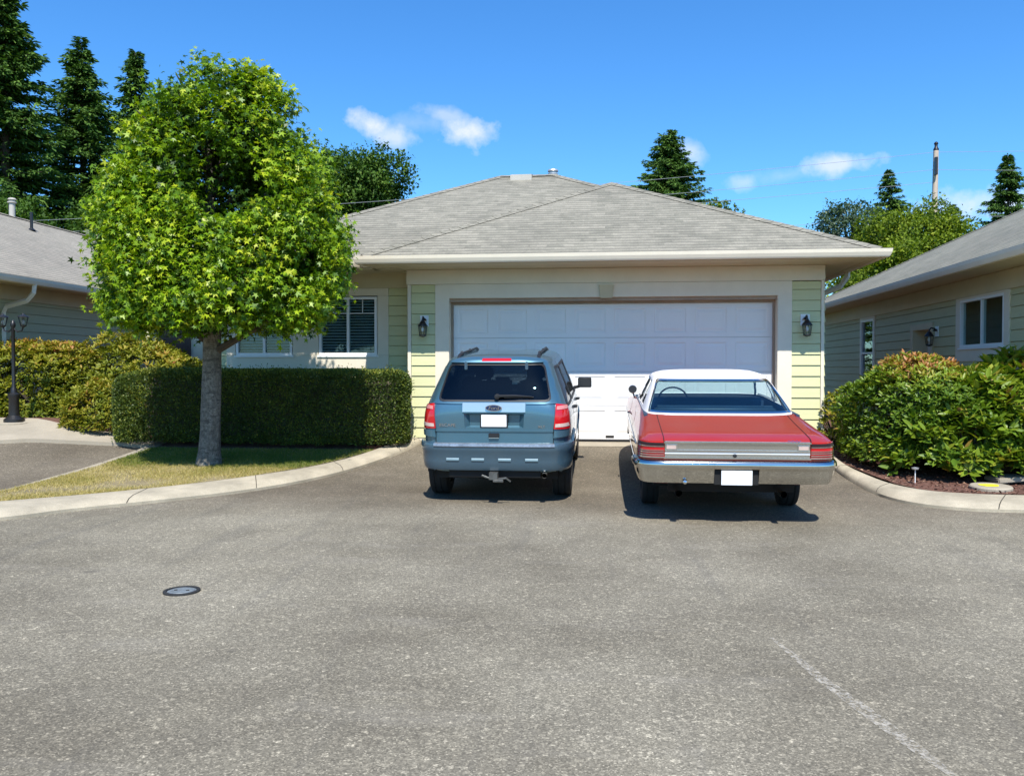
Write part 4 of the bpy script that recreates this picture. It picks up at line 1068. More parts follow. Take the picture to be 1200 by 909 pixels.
mbw.add([wsp(i,j) for j in range(6) for i in range(7)],[(j*7+i,j*7+i+1,(j+1)*7+i+1,(j+1)*7+i) for j in range(5) for i in range(6)])
mbw.build('windscreen',CARG,CAR,smooth=True)
sf=sfb
# cowl / parcel shelf / interior
it=MB(); it.box((-.80,1.18+OY,1.02),(.80,1.75+OY,1.085)); it.build('parcel_shelf',BLUEV,CAR,bevel=.01)
MB().box((-.84,3.35+OY,.85),(.84,3.80+OY,1.10)).build('dashboard',CABIN,CAR,bevel=.03,smooth=True)
MB().box((-.84,1.25+OY,.42),(.84,3.8+OY,.46)).build('cabin_floor',CABIN,CAR)
for s in (1,-1): MB().box((s*.86-.02,1.2+OY,.46),(s*.86+.02,3.7+OY,1.10)).build('door_card',BLUEV,CAR)
seat(CAR,0,1.80+OY,1.45,.62,1.14,BLUEV,False,'rear_seat',.05); seat(CAR,0,2.60+OY,1.45,.62,1.17,BLUEV,False,'front_seat',.05)
MB().tube([(-.38+.20*math.cos(t),3.22+OY+.06*math.sin(t),1.07+.17*math.sin(t)) for t in np.linspace(0,2*math.pi,25)]+[],.012,6).build('steering_wheel',BPLAS,CAR)
MB().cbox((0,3.16+OY,1.415),(.27,.03,.06)).build('inner_mirror',BPLAS,CAR,bevel=.012)
# trunk shut lines, crease
sh=MB()
def deckpts(x,off=.002):
    out=[]
    for k in range(15):
        z=.93+(1.095-.93)*k/14; u=sf.ux(x,z); p=sf.pt(u,z)+sf.nrm(u,z)*off; out.append(p)
    return out
for s in (1,-1):
    P1=deckpts(s*.735); sh.tube(P1,.004,4)
sh.build('shut_line',GAP,CAR)
# tail panel
def zr(a,b,z0,z1): return [rx(a,z0),rx(b,z0),rx(b,z1),rx(a,z1)]
tp=conform('tail_panel',sf,zr(-.725,.725,.775,.955),BRUSH,CAR,off=.008,thick=.012,gu=.1)
def strip(x0,x1,z0,z1,m,parent,off,nm='chrome_strip',th=.015): return conform(nm,sf,zr(x0,x1,z0,z1),m,parent,off=off,thick=th,gu=.06,gz=.02)
strip(-.735,.735,.940,.952,CHROME,tp,.020); strip(-.725,.725,.846,.866,CHROME,tp,.022); strip(-.725,.725,.826,.845,PLATE,tp,.016,'white_strip'); strip(-.735,.735,.776,.792,CHROME,tp,.024); strip(-.725,.725,.793,.824,BRUSH,tp,.012,'lower_band')
for s in (1,-1):
    rl=strip(s*.60 if s>0 else -.72,.72 if s>0 else -.60,.870,.925,CHROME,tp,.020,'reversing_light'); 
    strip(s*.612 if s>0 else -.708,.708 if s>0 else -.612,.878,.917,CLEARL,rl,.024,'lens')
lk=MB().lathe([(0,-.03),(.018,-.028),(.02,0)],c=(-.02,.045+OY,.812),axis='y',n=14).build('lock',BPLAS,tp)
for s in (1,-1):
    a0=rx(s*.735,.8)[0]; A_=[(a0,.775),(a0+s*.32,.775),(a0+s*.32,.945),(a0,.945)]
    t_=conform('tail_light',sf,A_,REDL,CAR,off=.016,thick=.03,gu=.03,gz=.03)
    for zc_,hh in ((.905,.004),(.840,.004),(.815,.004),(.790,.007),(.860,.003)):
        conform('chrome_bar',sf,[(a0,zc_-hh),(a0+s*.323,zc_-hh),(a0+s*.323,zc_+hh),(a0,zc_+hh)],CHROME,t_,off=.022,thick=.008,gu=.03,gz=.02)
    conform('dark_band',sf,[(a0,.912),(a0+s*.323,.912),(a0+s*.323,.944),(a0,.944)],mat('smoked band',(.05,.03,.035),.35,.5,var=.1),t_,off=.019,thick=.006,gu=.03)
    
conform('valance_stripe',sf,zr(-.74,.74,.752,.772),RED,CAR,off=.010,thick=.012)
bd=MB(); bd.tube([(.50+.012*k,.028+OY,.966+.006*math.sin(k*1.9)) for k in range(12)],.0028,4); bd.build('badge',CHROME,CAR)
# bumper: wings sweep to the sides, notch for the plate
zb=.66
prof=[(-.03,.515),(-.015,.515),(-.005,.52),(.012,.56),(.030,.62),(.036,.655),(.042,.668),(.055,.680),(.062,.705),(.058,.735),(.045,.752),(.02,.758),(-.03,.758)]
U0=sf.uy(.42+OY,zb)
bp=MB()
sweep(sf,zb,list(np.linspace(-U0,-.225,44)),prof,bp); sweep(sf,zb,list(np.linspace(.225,U0,44)),prof,bp)
sweep(sf,zb,list(np.linspace(-.224,.224,12)),[(-.03,.668),(.040,.668),(.055,.680),(.062,.705),(.058,.735),(.045,.752),(.02,.758),(-.03,.758)],bp)
BC=mat('chrome bumper',(.56,.55,.52),.06,1.0,var=.08,vs=3); bo=bp.build('bumper',BC,CAR,smooth=True)
MB().box((-.222,.045+OY,.51),(.222,.09+OY,.667)).build('plate_pocket',UNDER,bo)
MB().box((-.155,.015+OY,.512),(.155,.020+OY,.662)).build('licence_plate',PLATE,bo,bevel=.0015)
MB().lathe([(0,-.02),(.02,-.01),(.022,.01)],c=(-.52,.03+OY,.535),axis='y',n=12).build('bumper_bolt',CHROME,bo,smooth=True)
# side trim, mirrors, handles
for s in (1,-1):
    m=MB(); pts=[sf.pt(sf.uy(y+OY,.46,s),.46)+sf.nrm(sf.uy(y+OY,.46,s),.46)*.006 for y in np.linspace(1.8,3.85,14)]; m.tube(pts,.012,5)
    pts=[sf.pt(sf.uy(y+OY,.86,s),.86)+sf.nrm(sf.uy(y+OY,.86,s),.86)*.004 for y in np.linspace(.5,4.9,30)]; m.tube(pts,.008,5); m.build('side_moulding',CHROME,CAR,smooth=True)
    p=sf.pt(sf.uy(2.75+OY,.95,s),.95); MB().tube([(p.x-s*.01,p.y-.08,.95),(p.x+s*.03,p.y-.06,.955),(p.x+s*.03,p.y+.05,.955),(p.x-s*.01,p.y+.07,.95)],.010,8).build('door_handle',CHROME,CAR,smooth=True)
    for y in (2.55,3.75): conform('shut_line',sf,[sy(y,.46,s),sy(y+.007,.46,s),sy(y+.007,1.06,s),sy(y,1.06,s)],GAP,CAR,off=.0015,thick=.003,gz=.03)
    if s<0:
        p=sf.pt(sf.uy(3.45+OY,1.06,s),1.06); mm=MB(); mm.tube([(p.x+.03,p.y,1.05),(p.x-.01,p.y,1.15)],.012,8); mm.lathe([(0,-.03),(.055,-.028),(.06,-.02),(.055,.01),(.03,.04),(0,.05)],c=(p.x-.015,p.y,1.20),axis='y',n=20)
        mo=mm.build('mirror',CHROME,CAR,smooth=True); MB().lathe([(0,-.031),(.052,-.031)],c=(p.x-.015,p.y,1.20),axis='y',n=20,cap=False).build('mirror_glass',CABIN,mo)
    for yw in (OH,OH+WB):
        vs=[];fs=[]
        for k in range(13):
            a=math.pi*k/12
            for x in (.62,.955): vs.append((s*x,yw+.425*math.cos(a)+OY,.36+.40*math.sin(a)))
        for k in range(12): fs.append((2*k,2*k+1,2*k+3,2*k+2))
        fs.append(tuple(2*k for k in range(13))); MB().add(vs,fs).build('wheel_well',UNDER,CAR)
        wheel(CAR,s*.80,yw+OY,.335,.20,.19,TYRE,CHROME,s)
ub_=MB(); ub_.box((-.66,.42+OY,.36),(.66,.46+OY,.56)); ub_.box((-.78,1.0+OY,.30),(.78,4.8+OY,.46)); ub_.box((-.50,.62+OY,.38),(.50,1.0+OY,.5)); ub_.lathe([(0,-.8),(.05,-.78),(.05,.78),(0,.8)],c=(0,OH+OY,.33),axis='x',n=10); ub_.lathe([(0,-.14),(.15,-.1),(.15,.1),(0,.14)],c=(0,OH+OY,.33),axis='y',n=14); ub_.build('underbody',UNDER,CAR)  # first box: added near-black panel imitating the shade behind the rear bumper
for x in (-.58,.47):
    MB().tube([(x,.6+OY,.40),(x,.12+OY,.41),(x,.02+OY,.42)],.033,12,cap=False).build('exhaust_pipe',CHROME,CAR,smooth=True)
# ------------------------------------------------------------------ foliage
def leafmesh(name,P,Nn,Tt,size,tv,tf,tone,m,parent=None):
    """P points, Nn leaf normals, Tt leaf axes; template verts (x across, y along, z normal)"""
    P=np.asarray(P,float); N_=len(P); Nn=np.asarray(Nn,float); Tt=np.asarray(Tt,float)
    Tt/=np.linalg.norm(Tt,axis=1,keepdims=True)+1e-9
    Nn=Nn-(Nn*Tt).sum(1,keepdims=True)*Tt; Nn/=np.linalg.norm(Nn,axis=1,keepdims=True)+1e-9
    B=np.cross(Tt,Nn); size=np.broadcast_to(np.asarray(size,float),(N_,))
    tv=np.asarray(tv,float); k=len(tv); tf=np.asarray(tf,int); nf=len(tf)
    V=P[:,None,:]+size[:,None,None]*(tv[None,:,0,None]*B[:,None,:]+tv[None,:,1,None]*Tt[:,None,:]+tv[None,:,2,None]*Nn[:,None,:])
    F=(tf[None,:,:]+(np.arange(N_)*k)[:,None,None]).reshape(-1)
    me=bpy.data.meshes.new(name); me.vertices.add(N_*k); me.vertices.foreach_set('co',V.reshape(-1).astype(np.float32))
    me.loops.add(len(F)); me.loops.foreach_set('vertex_index',F.astype(np.int32))
    me.polygons.add(N_*nf); me.polygons.foreach_set('loop_start',(np.arange(N_*nf)*3).astype(np.int32)); me.update(calc_edges=True)
    a=me.attributes.new('tone','FLOAT','FACE'); a.data.foreach_set('value',np.repeat(np.clip(tone,0,1),nf).astype(np.float32))
    return link(name,me,m,parent)
def star(lobes=5):
    v=[(0,.0,0)]; k=lobes; an=np.linspace(-125,125,k*2-1)
    for i,a in enumerate(an):
        r=1.0 if i%2==0 else .38
        if i in (0,2*k-2): r=.7
        v.append((r*math.sin(R(a)),.15+r*math.cos(R(a)),-.22*r*r))
    f=[(0,i,i+1) for i in range(1,len(v)-1)]
    return v,f
STAR=star()
LANCE=([(0,0,0),(.17,.35,.04),(.14,.7,.0),(0,1,-.08),(-.14,.7,.0),(-.17,.35,.04),(0,.5,-.04)],[(0,1,6),(1,2,6),(2,3,6),(3,4,6),(4,5,6),(5,0,6)])
SMALL=([(0,0,0),(.30,.5,.05),(0,1,0),(-.30,.5,.05)],[(0,1,2),(0,2,3)])
NEED=([(0,0,0),(.16,.3,0),(.10,.8,-.05),(0,1.0,-.1),(-.10,.8,-.05),(-.16,.3,0)],[(0,1,2),(0,2,3),(0,3,4),(0,4,5)])
def unit(v): return v/(np.linalg.norm(v,axis=-1,keepdims=True)+1e-9)
class N3:  # cheap smooth noise from random waves
    def __init__(s,seed,f=1.0,n=10):
        r=np.random.default_rng(seed); s.k=unit(r.normal(size=(n,3)))*f*r.uniform(.6,1.6,(n,1)); s.p=r.uniform(0,6.28,n)
    def __call__(s,P): return np.sin(P@s.k.T+s.p).mean(1)*1.8
LEAF_GUM=leafmat('sweetgum leaf',[(0,(.028,.066,.005)),(.35,(.105,.205,.006)),(.7,(.235,.35,.008)),(1,(.38,.43,.02))],.22,.42,.32)
LEAF_HEDGE=leafmat('box hedge leaf',[(0,(.020,.042,.010)),(.5,(.075,.115,.018)),(.8,(.21,.24,.03)),(1,(.34,.32,.05))],.15,.5,.35)
LEAF_RHO=leafmat('rhododendron leaf',[(0,(.030,.068,.010)),(.45,(.080,.150,.013)),(.78,(.18,.25,.018)),(.90,(.28,.25,.03)),(1,(.38,.17,.06))],.20,.42,.3)
LEAF_YEL=leafmat('yellow green shrub leaf',[(0,(.030,.055,.010)),(.4,(.11,.145,.012)),(.72,(.24,.235,.02)),(.88,(.32,.23,.035)),(1,(.36,.14,.05))],.20,.5,.25)
LEAF_CON=leafmat('conifer needles',[(0,(.020,.050,.012)),(.5,(.055,.120,.024)),(1,(.14,.23,.04))],.12,.7,.12)
LEAF_DARK=leafmat('maple leaf far',[(0,(.022,.055,.008)),(.6,(.060,.125,.014)),(1,(.13,.21,.025))],.22,.6,.2)
LEAF_LIGHT=leafmat('light green leaf far',[(0,(.050,.090,.008)),(.6,(.15,.21,.012)),(1,(.28,.32,.03))],.25,.6,.2)
LEAF_GREY=leafmat('grey green leaf far',[(0,(.035,.065,.035)),(.6,(.065,.115,.055)),(1,(.12,.17,.08))],.22,.5)
BARK=mat('pale mottled bark',(.25,.225,.18),.9,var=.35,vs=5,fine=.6,bump=1.0,bs=28,stretch=(1,1,.55))
BARKD=mat('dark bark',(.10,.08,.06),.9,var=.3,vs=4,fine=.4,bump=.8,bs=20)
def barkrings(m):
    nt=m.node_tree; b=nt.nodes['Principled BSDF']; src=b.inputs['Base Color'].links[0].from_socket
    v=coord(nt,'Object',(1,1,5)); f=noise(nt,v,4.5,5,.7); c=mixc(nt,ramp(nt,f,[(.52,0.),(.62,.75)]),src,(.055,.048,.038))
    v=coord(nt,'Object',(1,1,1)); f=noise(nt,v,34,4,.7); c=mixc(nt,ramp(nt,f,[(.53,0.),(.60,.8)]),c,(.07,.062,.05))
    nt.links.new(c,b.inputs['Base Color'])
barkrings(BARK)

# ---- street tree (sweetgum) with a clipped egg-shaped crown
tx,ty=-5.93,12.24; tz=g(tx,ty)+.06
TR=thing('street_tree','rounded bright green star-leaved tree on the grass strip in front of the hedge','tree',(tx,ty,tz))
tr=MB(); rr=[.225,.178,.157,.148,.142,.138,.130,.12,.09,.05,.02]; hh=[-.1,.06,.25,.55,.9,1.3,1.75,2.5,3.4,4.5,5.5]
vs=[];fs=[]; n=28
for i,(r_,h_) in enumerate(zip(rr,hh)):
    for k in range(n):
        a=2*math.pi*k/n; q=r_*(1+.05*math.sin(3*a+h_*2)+.03*math.sin(7*a-h_*5)+(.12*max(0,math.cos(4*a)) if i<2 else 0)+.015*random.uniform(-1,1))
        vs.append((q*math.cos(a)+.05*math.sin(h_*.9)+.02*h_,q*math.sin(a),h_))
for i in range(len(rr)-1):
    for k in range(n): fs.append((i*n+k,i*n+(k+1)%n,(i+1)*n+(k+1)%n,(i+1)*n+k))
tr.add(vs,fs); tr.build('trunk',BARK,TR,smooth=True)
prof_z=np.array([2.04,2.14,2.32,2.64,3.05,3.6,4.25,4.85,5.3,5.6,5.80,5.93])
prof_r=np.array([1.25,1.60,1.78,1.82,1.80,1.72,1.58,1.38,1.17,.94,.60,.12])
lim=MB(); 
for k in range(26):
    a=k*2.4; h0=1.7+k*.13; L=np.interp(h0+.9,prof_z,prof_r)*.86
    p0=Vector((.04+.02*h0,0,h0)); p1=p0+Vector((math.cos(a)*L*.5,math.sin(a)*L*.5,.35)); p2=p0+Vector((math.cos(a)*L,math.sin(a)*L,.75))
    p1.y=p1.y*.64-.2; p2.y=p2.y*.64-.42; lim.tube([p0,p1,p2],[.065 if k<7 else .04,.035,.01],6)
lim.build('branches',BARKD,TR)
nz=N3(3,2.0); nz2=N3(9,4.5)
def crown_R(P):  # ratio of radius to outline
    return np.interp(P[:,2],prof_z,prof_r)
C=[]
while len(C)<1900:
    z=rng.uniform(2.04,5.93); a=rng.uniform(0,2*math.pi); q=rng.uniform(0,1)**.22
    Rr=np.interp(z,prof_z,prof_r)
    if rng.uniform()>Rr/2.0: continue
    d=np.array([math.cos(a),math.sin(a),0]); p=np.array([[d[0]*Rr*q,d[1]*Rr*q,z]])
    bump=1+.11*nz(p*1.0)[0]+.08*nz2(p)[0]
    p[0,:2]*=bump
    # hollows where the inside shows
    if (p[0,1]<-.3 and ((p[0,0]-.62)/.58)**2+((z-3.95)/.50)**2<1 ) : 
        if q>.45: continue
    if nz2(p*.62)[0]>.14 and q>.74 and rng.uniform()<.92: continue
    if p[0,0]<-1.35 and z<2.9 and rng.uniform()<.75: continue
    p[0,0]+=.16+.03*(z-2)+(.14 if p[0,0]>1 and z<3.5 else 0); p[0,0]=p[0,0]*.965+.09; p[0,1]=p[0,1]*.64-.42; p[0,2]=2.04+(p[0,2]-2.04)*.972; C.append(np.r_[p[0],q])
C=np.array(C)
P=[];Nn=[];Tt=[];To=[];Sz=[]
for c in C:
    n_=int(rng.integers(30,50)); off=rng.normal(size=(n_,3))*np.array([.10,.10,.085]); p=c[:3]+off
    out=unit(np.array([c[0],c[1],(c[2]-3.2)*.45+.25])[None])[0]
    t=unit(out*.65+rng.normal(size=(n_,3))*.7+np.array([0,0,-.55])); nn=unit(out*.55+np.array([0,-.1,.70])+rng.normal(size=(n_,3))*.62)
    P.append(p);Nn.append(nn);Tt.append(t); Sz.append(rng.uniform(.034,.078,n_))
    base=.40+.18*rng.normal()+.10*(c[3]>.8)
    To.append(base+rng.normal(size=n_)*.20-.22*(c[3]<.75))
P=np.concatenate(P);Nn=np.concatenate(Nn);Tt=np.concatenate(Tt);To=np.concatenate(To);Sz=np.concatenate(Sz)
# shoots sticking out of the outline
sh=[]; 
for k in range(60):
    z=rng.uniform(2.1,5.9); a=rng.uniform(0,6.28); Rr=np.interp(z,prof_z,prof_r)*1.03
    for j in range(7): sh.append((.29+.965*Rr*math.cos(a)*(1+.012*j),.64*Rr*math.sin(a)*(1+.012*j)-.42,z+.02*j+.02*rng.normal()))
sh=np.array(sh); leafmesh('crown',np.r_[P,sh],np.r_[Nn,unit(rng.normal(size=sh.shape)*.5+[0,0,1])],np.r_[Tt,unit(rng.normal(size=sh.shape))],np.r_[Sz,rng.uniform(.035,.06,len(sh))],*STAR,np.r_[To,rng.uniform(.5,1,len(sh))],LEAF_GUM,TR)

# ---- generic shell sampling for shrubs
def shell_pts(fn,n,seed,floor=True):
    """fn(dir)->radius vector point for unit dirs (upper hemisphere-ish)"""
    r=np.random.default_rng(seed); d=unit(r.normal(size=(n*2,3))); d=d[d[:,2]>-.35][:n]
    return d,fn(d)
def shrub(name,label,cat,loc,dim,seed,nros,per,leaf,lm,tpl,tone0,group=None,lump=.16,flat=1.0,warm=None,droop=.1,fill=.35,upness=.8):
    """dim half sizes (x,y,height)"""
    T=thing(name,label,cat,loc,(0,0,0),group); r=np.random.default_rng(seed)
    n1=N3(seed+1,1.7/max(dim[0],dim[1])*2.2); n2=N3(seed+2,5.0/max(.6,dim[0])*1.2)
    d=unit(r.normal(size=(nros*3,3))*np.array([1,1,1])); d=d[d[:,2]>-.25][:nros]
    q=1-r.uniform(0,fill,len(d))**1.6
    ex=2.6 # superellipsoid for a fuller mound
    s_=(np.abs(d[:,0])**ex+np.abs(d[:,1])**ex+np.abs(d[:,2])**ex)**(-1/ex)
    base=d*s_[:,None]*np.array(dim)
    k=(1+lump*n1(base)+lump*.6*n2(base))*q
    C_=base*k[:,None]; C_[:,2]=np.maximum(C_[:,2]*1.0+.05,.05+r.uniform(0,.2,len(d)))
    P=[];Nn=[];Tt=[];To=[];Sz=[]
    outd=unit(base/np.array(dim)**1.3)
    ax=unit(outd*(1-upness*.5)+np.array([0,0,upness])+r.normal(size=outd.shape)*.25)
    for i in range(len(C_)):
        a=ax[i]; u=unit(np.cross(a,[.3,.2,.9])[None])[0]; v=np.cross(a,u); m_=per+int(r.integers(-2,3))
        th=np.arange(m_)*2.4+r.uniform(0,6.28); el=r.uniform(.15,.95,m_)
        t=np.cos(th)[:,None]*u+np.sin(th)[:,None]*v; tt=unit(t*(1-el*.45)[:,None]+a*el[:,None]+np.array([0,0,-droop]))
        P.append(C_[i]+tt*.015+r.normal(size=(m_,3))*leaf*.12); Tt.append(tt); Nn.append(unit(a+r.normal(size=(m_,3))*.25-tt*.3)); Sz.append(leaf*r.uniform(.65,1.15,m_))
        b=tone0+.13*n2(C_[i:i+1]*1.3)[0]+.08*r.normal()
        if warm is not None: b+=warm(C_[i])
        To.append(b+r.normal(size=m_)*.07+(el-.5)*.16)
    o=leafmesh('foliage',np.concatenate(P),np.concatenate(Nn),np.concatenate(Tt),np.concatenate(Sz),*tpl,np.concatenate(To),lm,T)
    st=MB()
    for k in range(14):
        a=r.uniform(0,6.28); e=Vector((math.cos(a)*dim[0]*.65,math.sin(a)*dim[1]*.65,dim[2]*r.uniform(.4,.75)))
        st.tube([(e.x*.12,e.y*.12,-.05),(e.x*.5,e.y*.5,e.z*.5),e],[.025,.018,.006],5)
    st.build('stem',BARKD,T); return T
# hedge : clipped box with rounded shoulders, many small leaves
hb=g(-5.5,13.9)+.06
HE=thing('hedge','long clipped dark green box hedge below the windows, behind the tree','hedge',(-5.8,13.98,hb))
def hedge_shell(n,x0,x1,yh,zt,seed):
    r=np.random.default_rng(seed); L=x1-x0
    t=r.uniform(0,1,n); face=r.choice(5,n,p=[.50,.22,.11,.11,.06]); P=np.zeros((n,3)); N_=np.zeros((n,3))
    a=r.uniform(-1,1,n); b=r.uniform(0,1,n); c=r.uniform(-1,1,n)
    for f,(ax,sg) in enumerate([(1,-1),(2,1),(0,-1),(0,1),(1,1)]):
        k=face==f; U_=a[k];V_=b[k];W_=c[k]
        if ax==1: P[k]=np.c_[U_,np.full(k.sum(),sg),V_*2-1]
        elif ax==2: P[k]=np.c_[U_,W_,np.ones(k.sum())]
        else: P[k]=np.c_[np.full(k.sum(),sg),W_,V_*2-1]
    # round the box: push towards a super-ellipsoid in metric space
    half=np.array([L/2,yh,zt/2]); Q=P*half; rad=.22
    inner=np.clip(Q,-(half-rad),(half-rad)); dlt=Q-inner; dl=np.linalg.norm(dlt,axis=1,keepdims=True); N_=np.where(dl>1e-6,dlt/np.maximum(dl,1e-6),P)
    Q=inner+N_*rad
    # plan rounding of both ends
    e=Q[:,0]-(L/2-.45); k=e>0; Q[k,1]*=np.sqrt(np.maximum(0.08,1-(e[k]/.47)**2.4))
    e=-Q[:,0]-(L/2-.95); k=e>0; Q[k,1]*=np.sqrt(np.maximum(0.10,1-(e[k]/.98)**2.2)); Q[k,2]-=(Q[k,2]+zt/2)*.16*(e[k]/.95)**2
    Q[:,0]+=(x0+x1)/2; Q[:,2]+=zt/2
    return Q,N_
n=100000; Q,N_=hedge_shell(n,-2.62,2.56,.46,1.28,5)
w=N3(21,2.6)(Q)*.035+N3(22,8.0)(Q)*.022+N3(24,17.0)(Q)*.010+(rng.uniform(size=n)>.985)*rng.uniform(0,.10,n); dep=rng.exponential(.034,n)
Q=Q+N_*(w-dep)[:,None]; Q[:,2]=np.maximum(Q[:,2],.03)
Tt=unit(N_*.8+rng.normal(size=(n,3))*.6+[0,0,.35]); Nn=unit(N_*.6+rng.normal(size=(n,3))*.7)
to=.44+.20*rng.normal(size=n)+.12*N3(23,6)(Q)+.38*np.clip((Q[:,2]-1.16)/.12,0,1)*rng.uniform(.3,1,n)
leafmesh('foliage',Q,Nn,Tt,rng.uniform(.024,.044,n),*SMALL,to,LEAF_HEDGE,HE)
core=MB()
vsx=[]; 
core.box((-2.0,-.24,.05),(2.40,.24,1.15)); core.build('inner_twigs',BARKD,HE,bevel=.12,seg=3)  # solid dark box added so no sunlit wall shows through the leaves
# left shrubs
lw=lambda c:.30*max(0,min(1,(c[2]-1.0)/.8))
shrub('shrub','large yellow-green shrub with orange tips at the left edge behind the lamp post','shrub',(-11.05,15.9,.62),(1.45,1.05,1.55),31,2300,9,.105,LEAF_YEL,LANCE,.48,'flowering shrubs beside the left house',warm=lambda c:.30*max(0,min(1,(c[2]-.9)/.6)),upness=.7)
shrub('shrub','broad yellow-green mound between the left house wall and the hedge','shrub',(-9.15,16.0,.45),(1.75,1.1,1.75),32,2500,9,.105,LEAF_YEL,LANCE,.54,'flowering shrubs beside the left house',warm=lambda c:.07*max(0,min(1,(c[2]-1.0)/.7)))
shrub('shrub','small low yellow shrub at the left end of the hedge','shrub',(-8.98,14.50,.46),(.66,.48,.92),33,1000,8,.085,LEAF_YEL,LANCE,.62,'flowering shrubs beside the left house')
# right shrubs
shrub('shrub','tall dome of glossy green leaves with yellow tips right of the red car','shrub',(4.50,13.05,.30),(.94,1.15,1.44),41,3000,9,.088,LEAF_RHO,LANCE,.56,'shrubs in the right bed',warm=lambda c:.27*max(0,min(1,(c[2]-.95)/.35))*(1 if c[0]>-.55 else .3))
shrub('shrub','rhododendron with large pale leaf rosettes at the right edge of the frame','shrub',(5.50,12.45,.26),(.80,.80,1.36),42,900,10,.20,LEAF_RHO,LANCE,.66,'shrubs in the right bed',lump=.22,upness=.95,warm=lambda c:.08)
shrub('shrub','low spreading rhododendron in front of the dome shrub by the kerb','shrub',(4.95,12.15,.22),(.95,.50,.85),43,480,10,.17,LEAF_RHO,LANCE,.60,'shrubs in the right bed',lump=.22,upness=.9)
shrub('shrub','small yellowish bush tucked against the garage corner behind the red car','shrub',(3.80,14.55,.36),(.32,.40,.80),44,260,7,.075,LEAF_YEL,SMALL,.6,'shrubs in the right bed')

# ---- background trees
def conifer(label,x,y,zb,H_,rb,seed,lm=LEAF_CON,dens=1.0,droop=.25,bare=.0,thin=1.0):
    r=np.random.default_rng(seed); T=thing('conifer',label,'conifer',(x,y,zb),(0,0,0),'conifers behind the houses')
    MB().tube([(0,0,-.3),(.05,0,H_*.5),(0,0,H_*.99)],[H_*.018,H_*.010,.02],8).build('trunk',BARKD,T,smooth=True)
    P=[];Nn=[];Tt=[];To=[];Sz=[]
    h=H_*.12; br=MB(); s=H_/17
    while h<H_*.995:
        f=1-(h/H_); L0=rb*(f**.78)+.05*s
        nb=int(r.integers(5,9)*dens) if f>.05 else 4
        for b in range(nb):
            a=r.uniform(0,6.28); L=L0*r.uniform(.45,1.30); lift=(.25-droop*f*1.6) 
            if r.uniform()<bare: continue
            hb=h+r.uniform(-.2,.2)*s
            ns=max(3,int(L/(.16*s)))
            d=np.array([math.cos(a),math.sin(a),0])
            for k in range(ns):
                t=(k+.6)/ns; 
                if t<.12: continue
                c=np.array([0,0,hb])+d*L*t+np.array([0,0,1])*(lift*L*t-.22*L*t*t*(1-f)+.10*L*t**3)
                wd=(.50*s)*(1-t*.75)*min(1,L/1.2)+.08*s
                m_=int(r.integers(8,13)*thin)
                sd=np.cross(d,[0,0,1]); off=r.uniform(-1,1,m_)
                P.append(c+sd*off[:,None]*wd*.6+np.array([0,0,-1])*np.abs(r.normal(size=m_))[:,None]*.09*s)
                tt=unit(d*(.8)+sd*off[:,None]*.9+np.array([0,0,-.25])+r.normal(size=(m_,3))*.25)
                Tt.append(tt); Nn.append(unit(np.array([0,0,1])+r.normal(size=(m_,3))*.5)); Sz.append(r.uniform(.16,.34,m_)*s)
                To.append(.35+.28*t+r.normal(size=m_)*.14)
            if L>.5: br.tube([(0,0,hb),tuple(np.array([0,0,hb])+d*L*.8+np.array([0,0,1])*(lift*L*.8-.14*L*(1-f)))],[.03*s,.008],4)
        h+=r.uniform(.22,.40)*s*(.55+.45*f)
    leafmesh('crown',np.concatenate(P),np.concatenate(Nn),np.concatenate(Tt),np.concatenate(Sz),*NEED,np.concatenate(To),lm,T)
    br.build('branches',BARKD,T)
def broadleaf(label,x,y,zb,H_,rx_,seed,lm,leaf=.13,ncl=420,per=34,trunk=.3,squash=.8,group='broadleaf trees behind the houses'):
    r=np.random.default_rng(seed); T=thing('broadleaf_tree',label,'tree',(x,y,zb),(0,0,0),group)
    hc=H_-rx_*squash*1.0; MB().tube([(0,0,-.3),(.1,0,hc*.6),(0,0,hc+rx_*.3)],[trunk,trunk*.7,trunk*.25],8).build('trunk',BARKD,T,smooth=True)
    blobs=[(np.array([0,0,hc]),rx_)]
    for k in range(9):
        a=r.uniform(0,6.28); q=r.uniform(.35,.7)*rx_; blobs.append((np.array([math.cos(a)*q,math.sin(a)*q,hc+r.uniform(-.9,.45)*rx_*squash]),rx_*r.uniform(.35,.6)))
    P=[];Nn=[];Tt=[];To=[];Sz=[]
    for k in range(ncl):
        c0,rr_=blobs[0] if r.uniform()<.45 else blobs[int(r.integers(1,len(blobs)))]
        d=unit(r.normal(size=(1,3)))[0]; q=r.uniform(.55,1.05)
        c=c0+d*rr_*q*np.array([1,1,squash])*(1 if rr_==rx_ else 1.0)
        if rr_==rx_: c=c0+d*rr_*.80*q*np.array([1,1,squash])
        m_=int(r.integers(per*.9,per*1.9)); p=c+r.normal(size=(m_,3))*rx_*.065
        P.append(p); Tt.append(unit(d*.5+r.normal(size=(m_,3))*.7+[0,0,-.3])); Nn.append(unit(np.array([0,0,.8])+d*.5+r.normal(size=(m_,3))*.5)); Sz.append(leaf*.85*r.uniform(.6,1.2,m_)); To.append(.45+.15*r.normal()+r.normal(size=m_)*.14)
    leafmesh('crown',np.concatenate(P),np.concatenate(Nn),np.concatenate(Tt),np.concatenate(Sz),*SMALL,np.concatenate(To),lm,T)
    lb=MB()
    for k in range(12):
        c0,rr_=blobs[1+k%9]; lb.tube([(0,0,hc*.55+k*.1),tuple(c0*.6+np.array([0,0,hc*.3])),tuple(c0)],[trunk*.35,trunk*.2,.02],5)
    lb.build('branches',BARKD,T)
conifer('tallest dark conifer cut by the left edge of the frame',-29.9,40,.5,21.3,4.6,51,dens=1.5,thin=1.3)
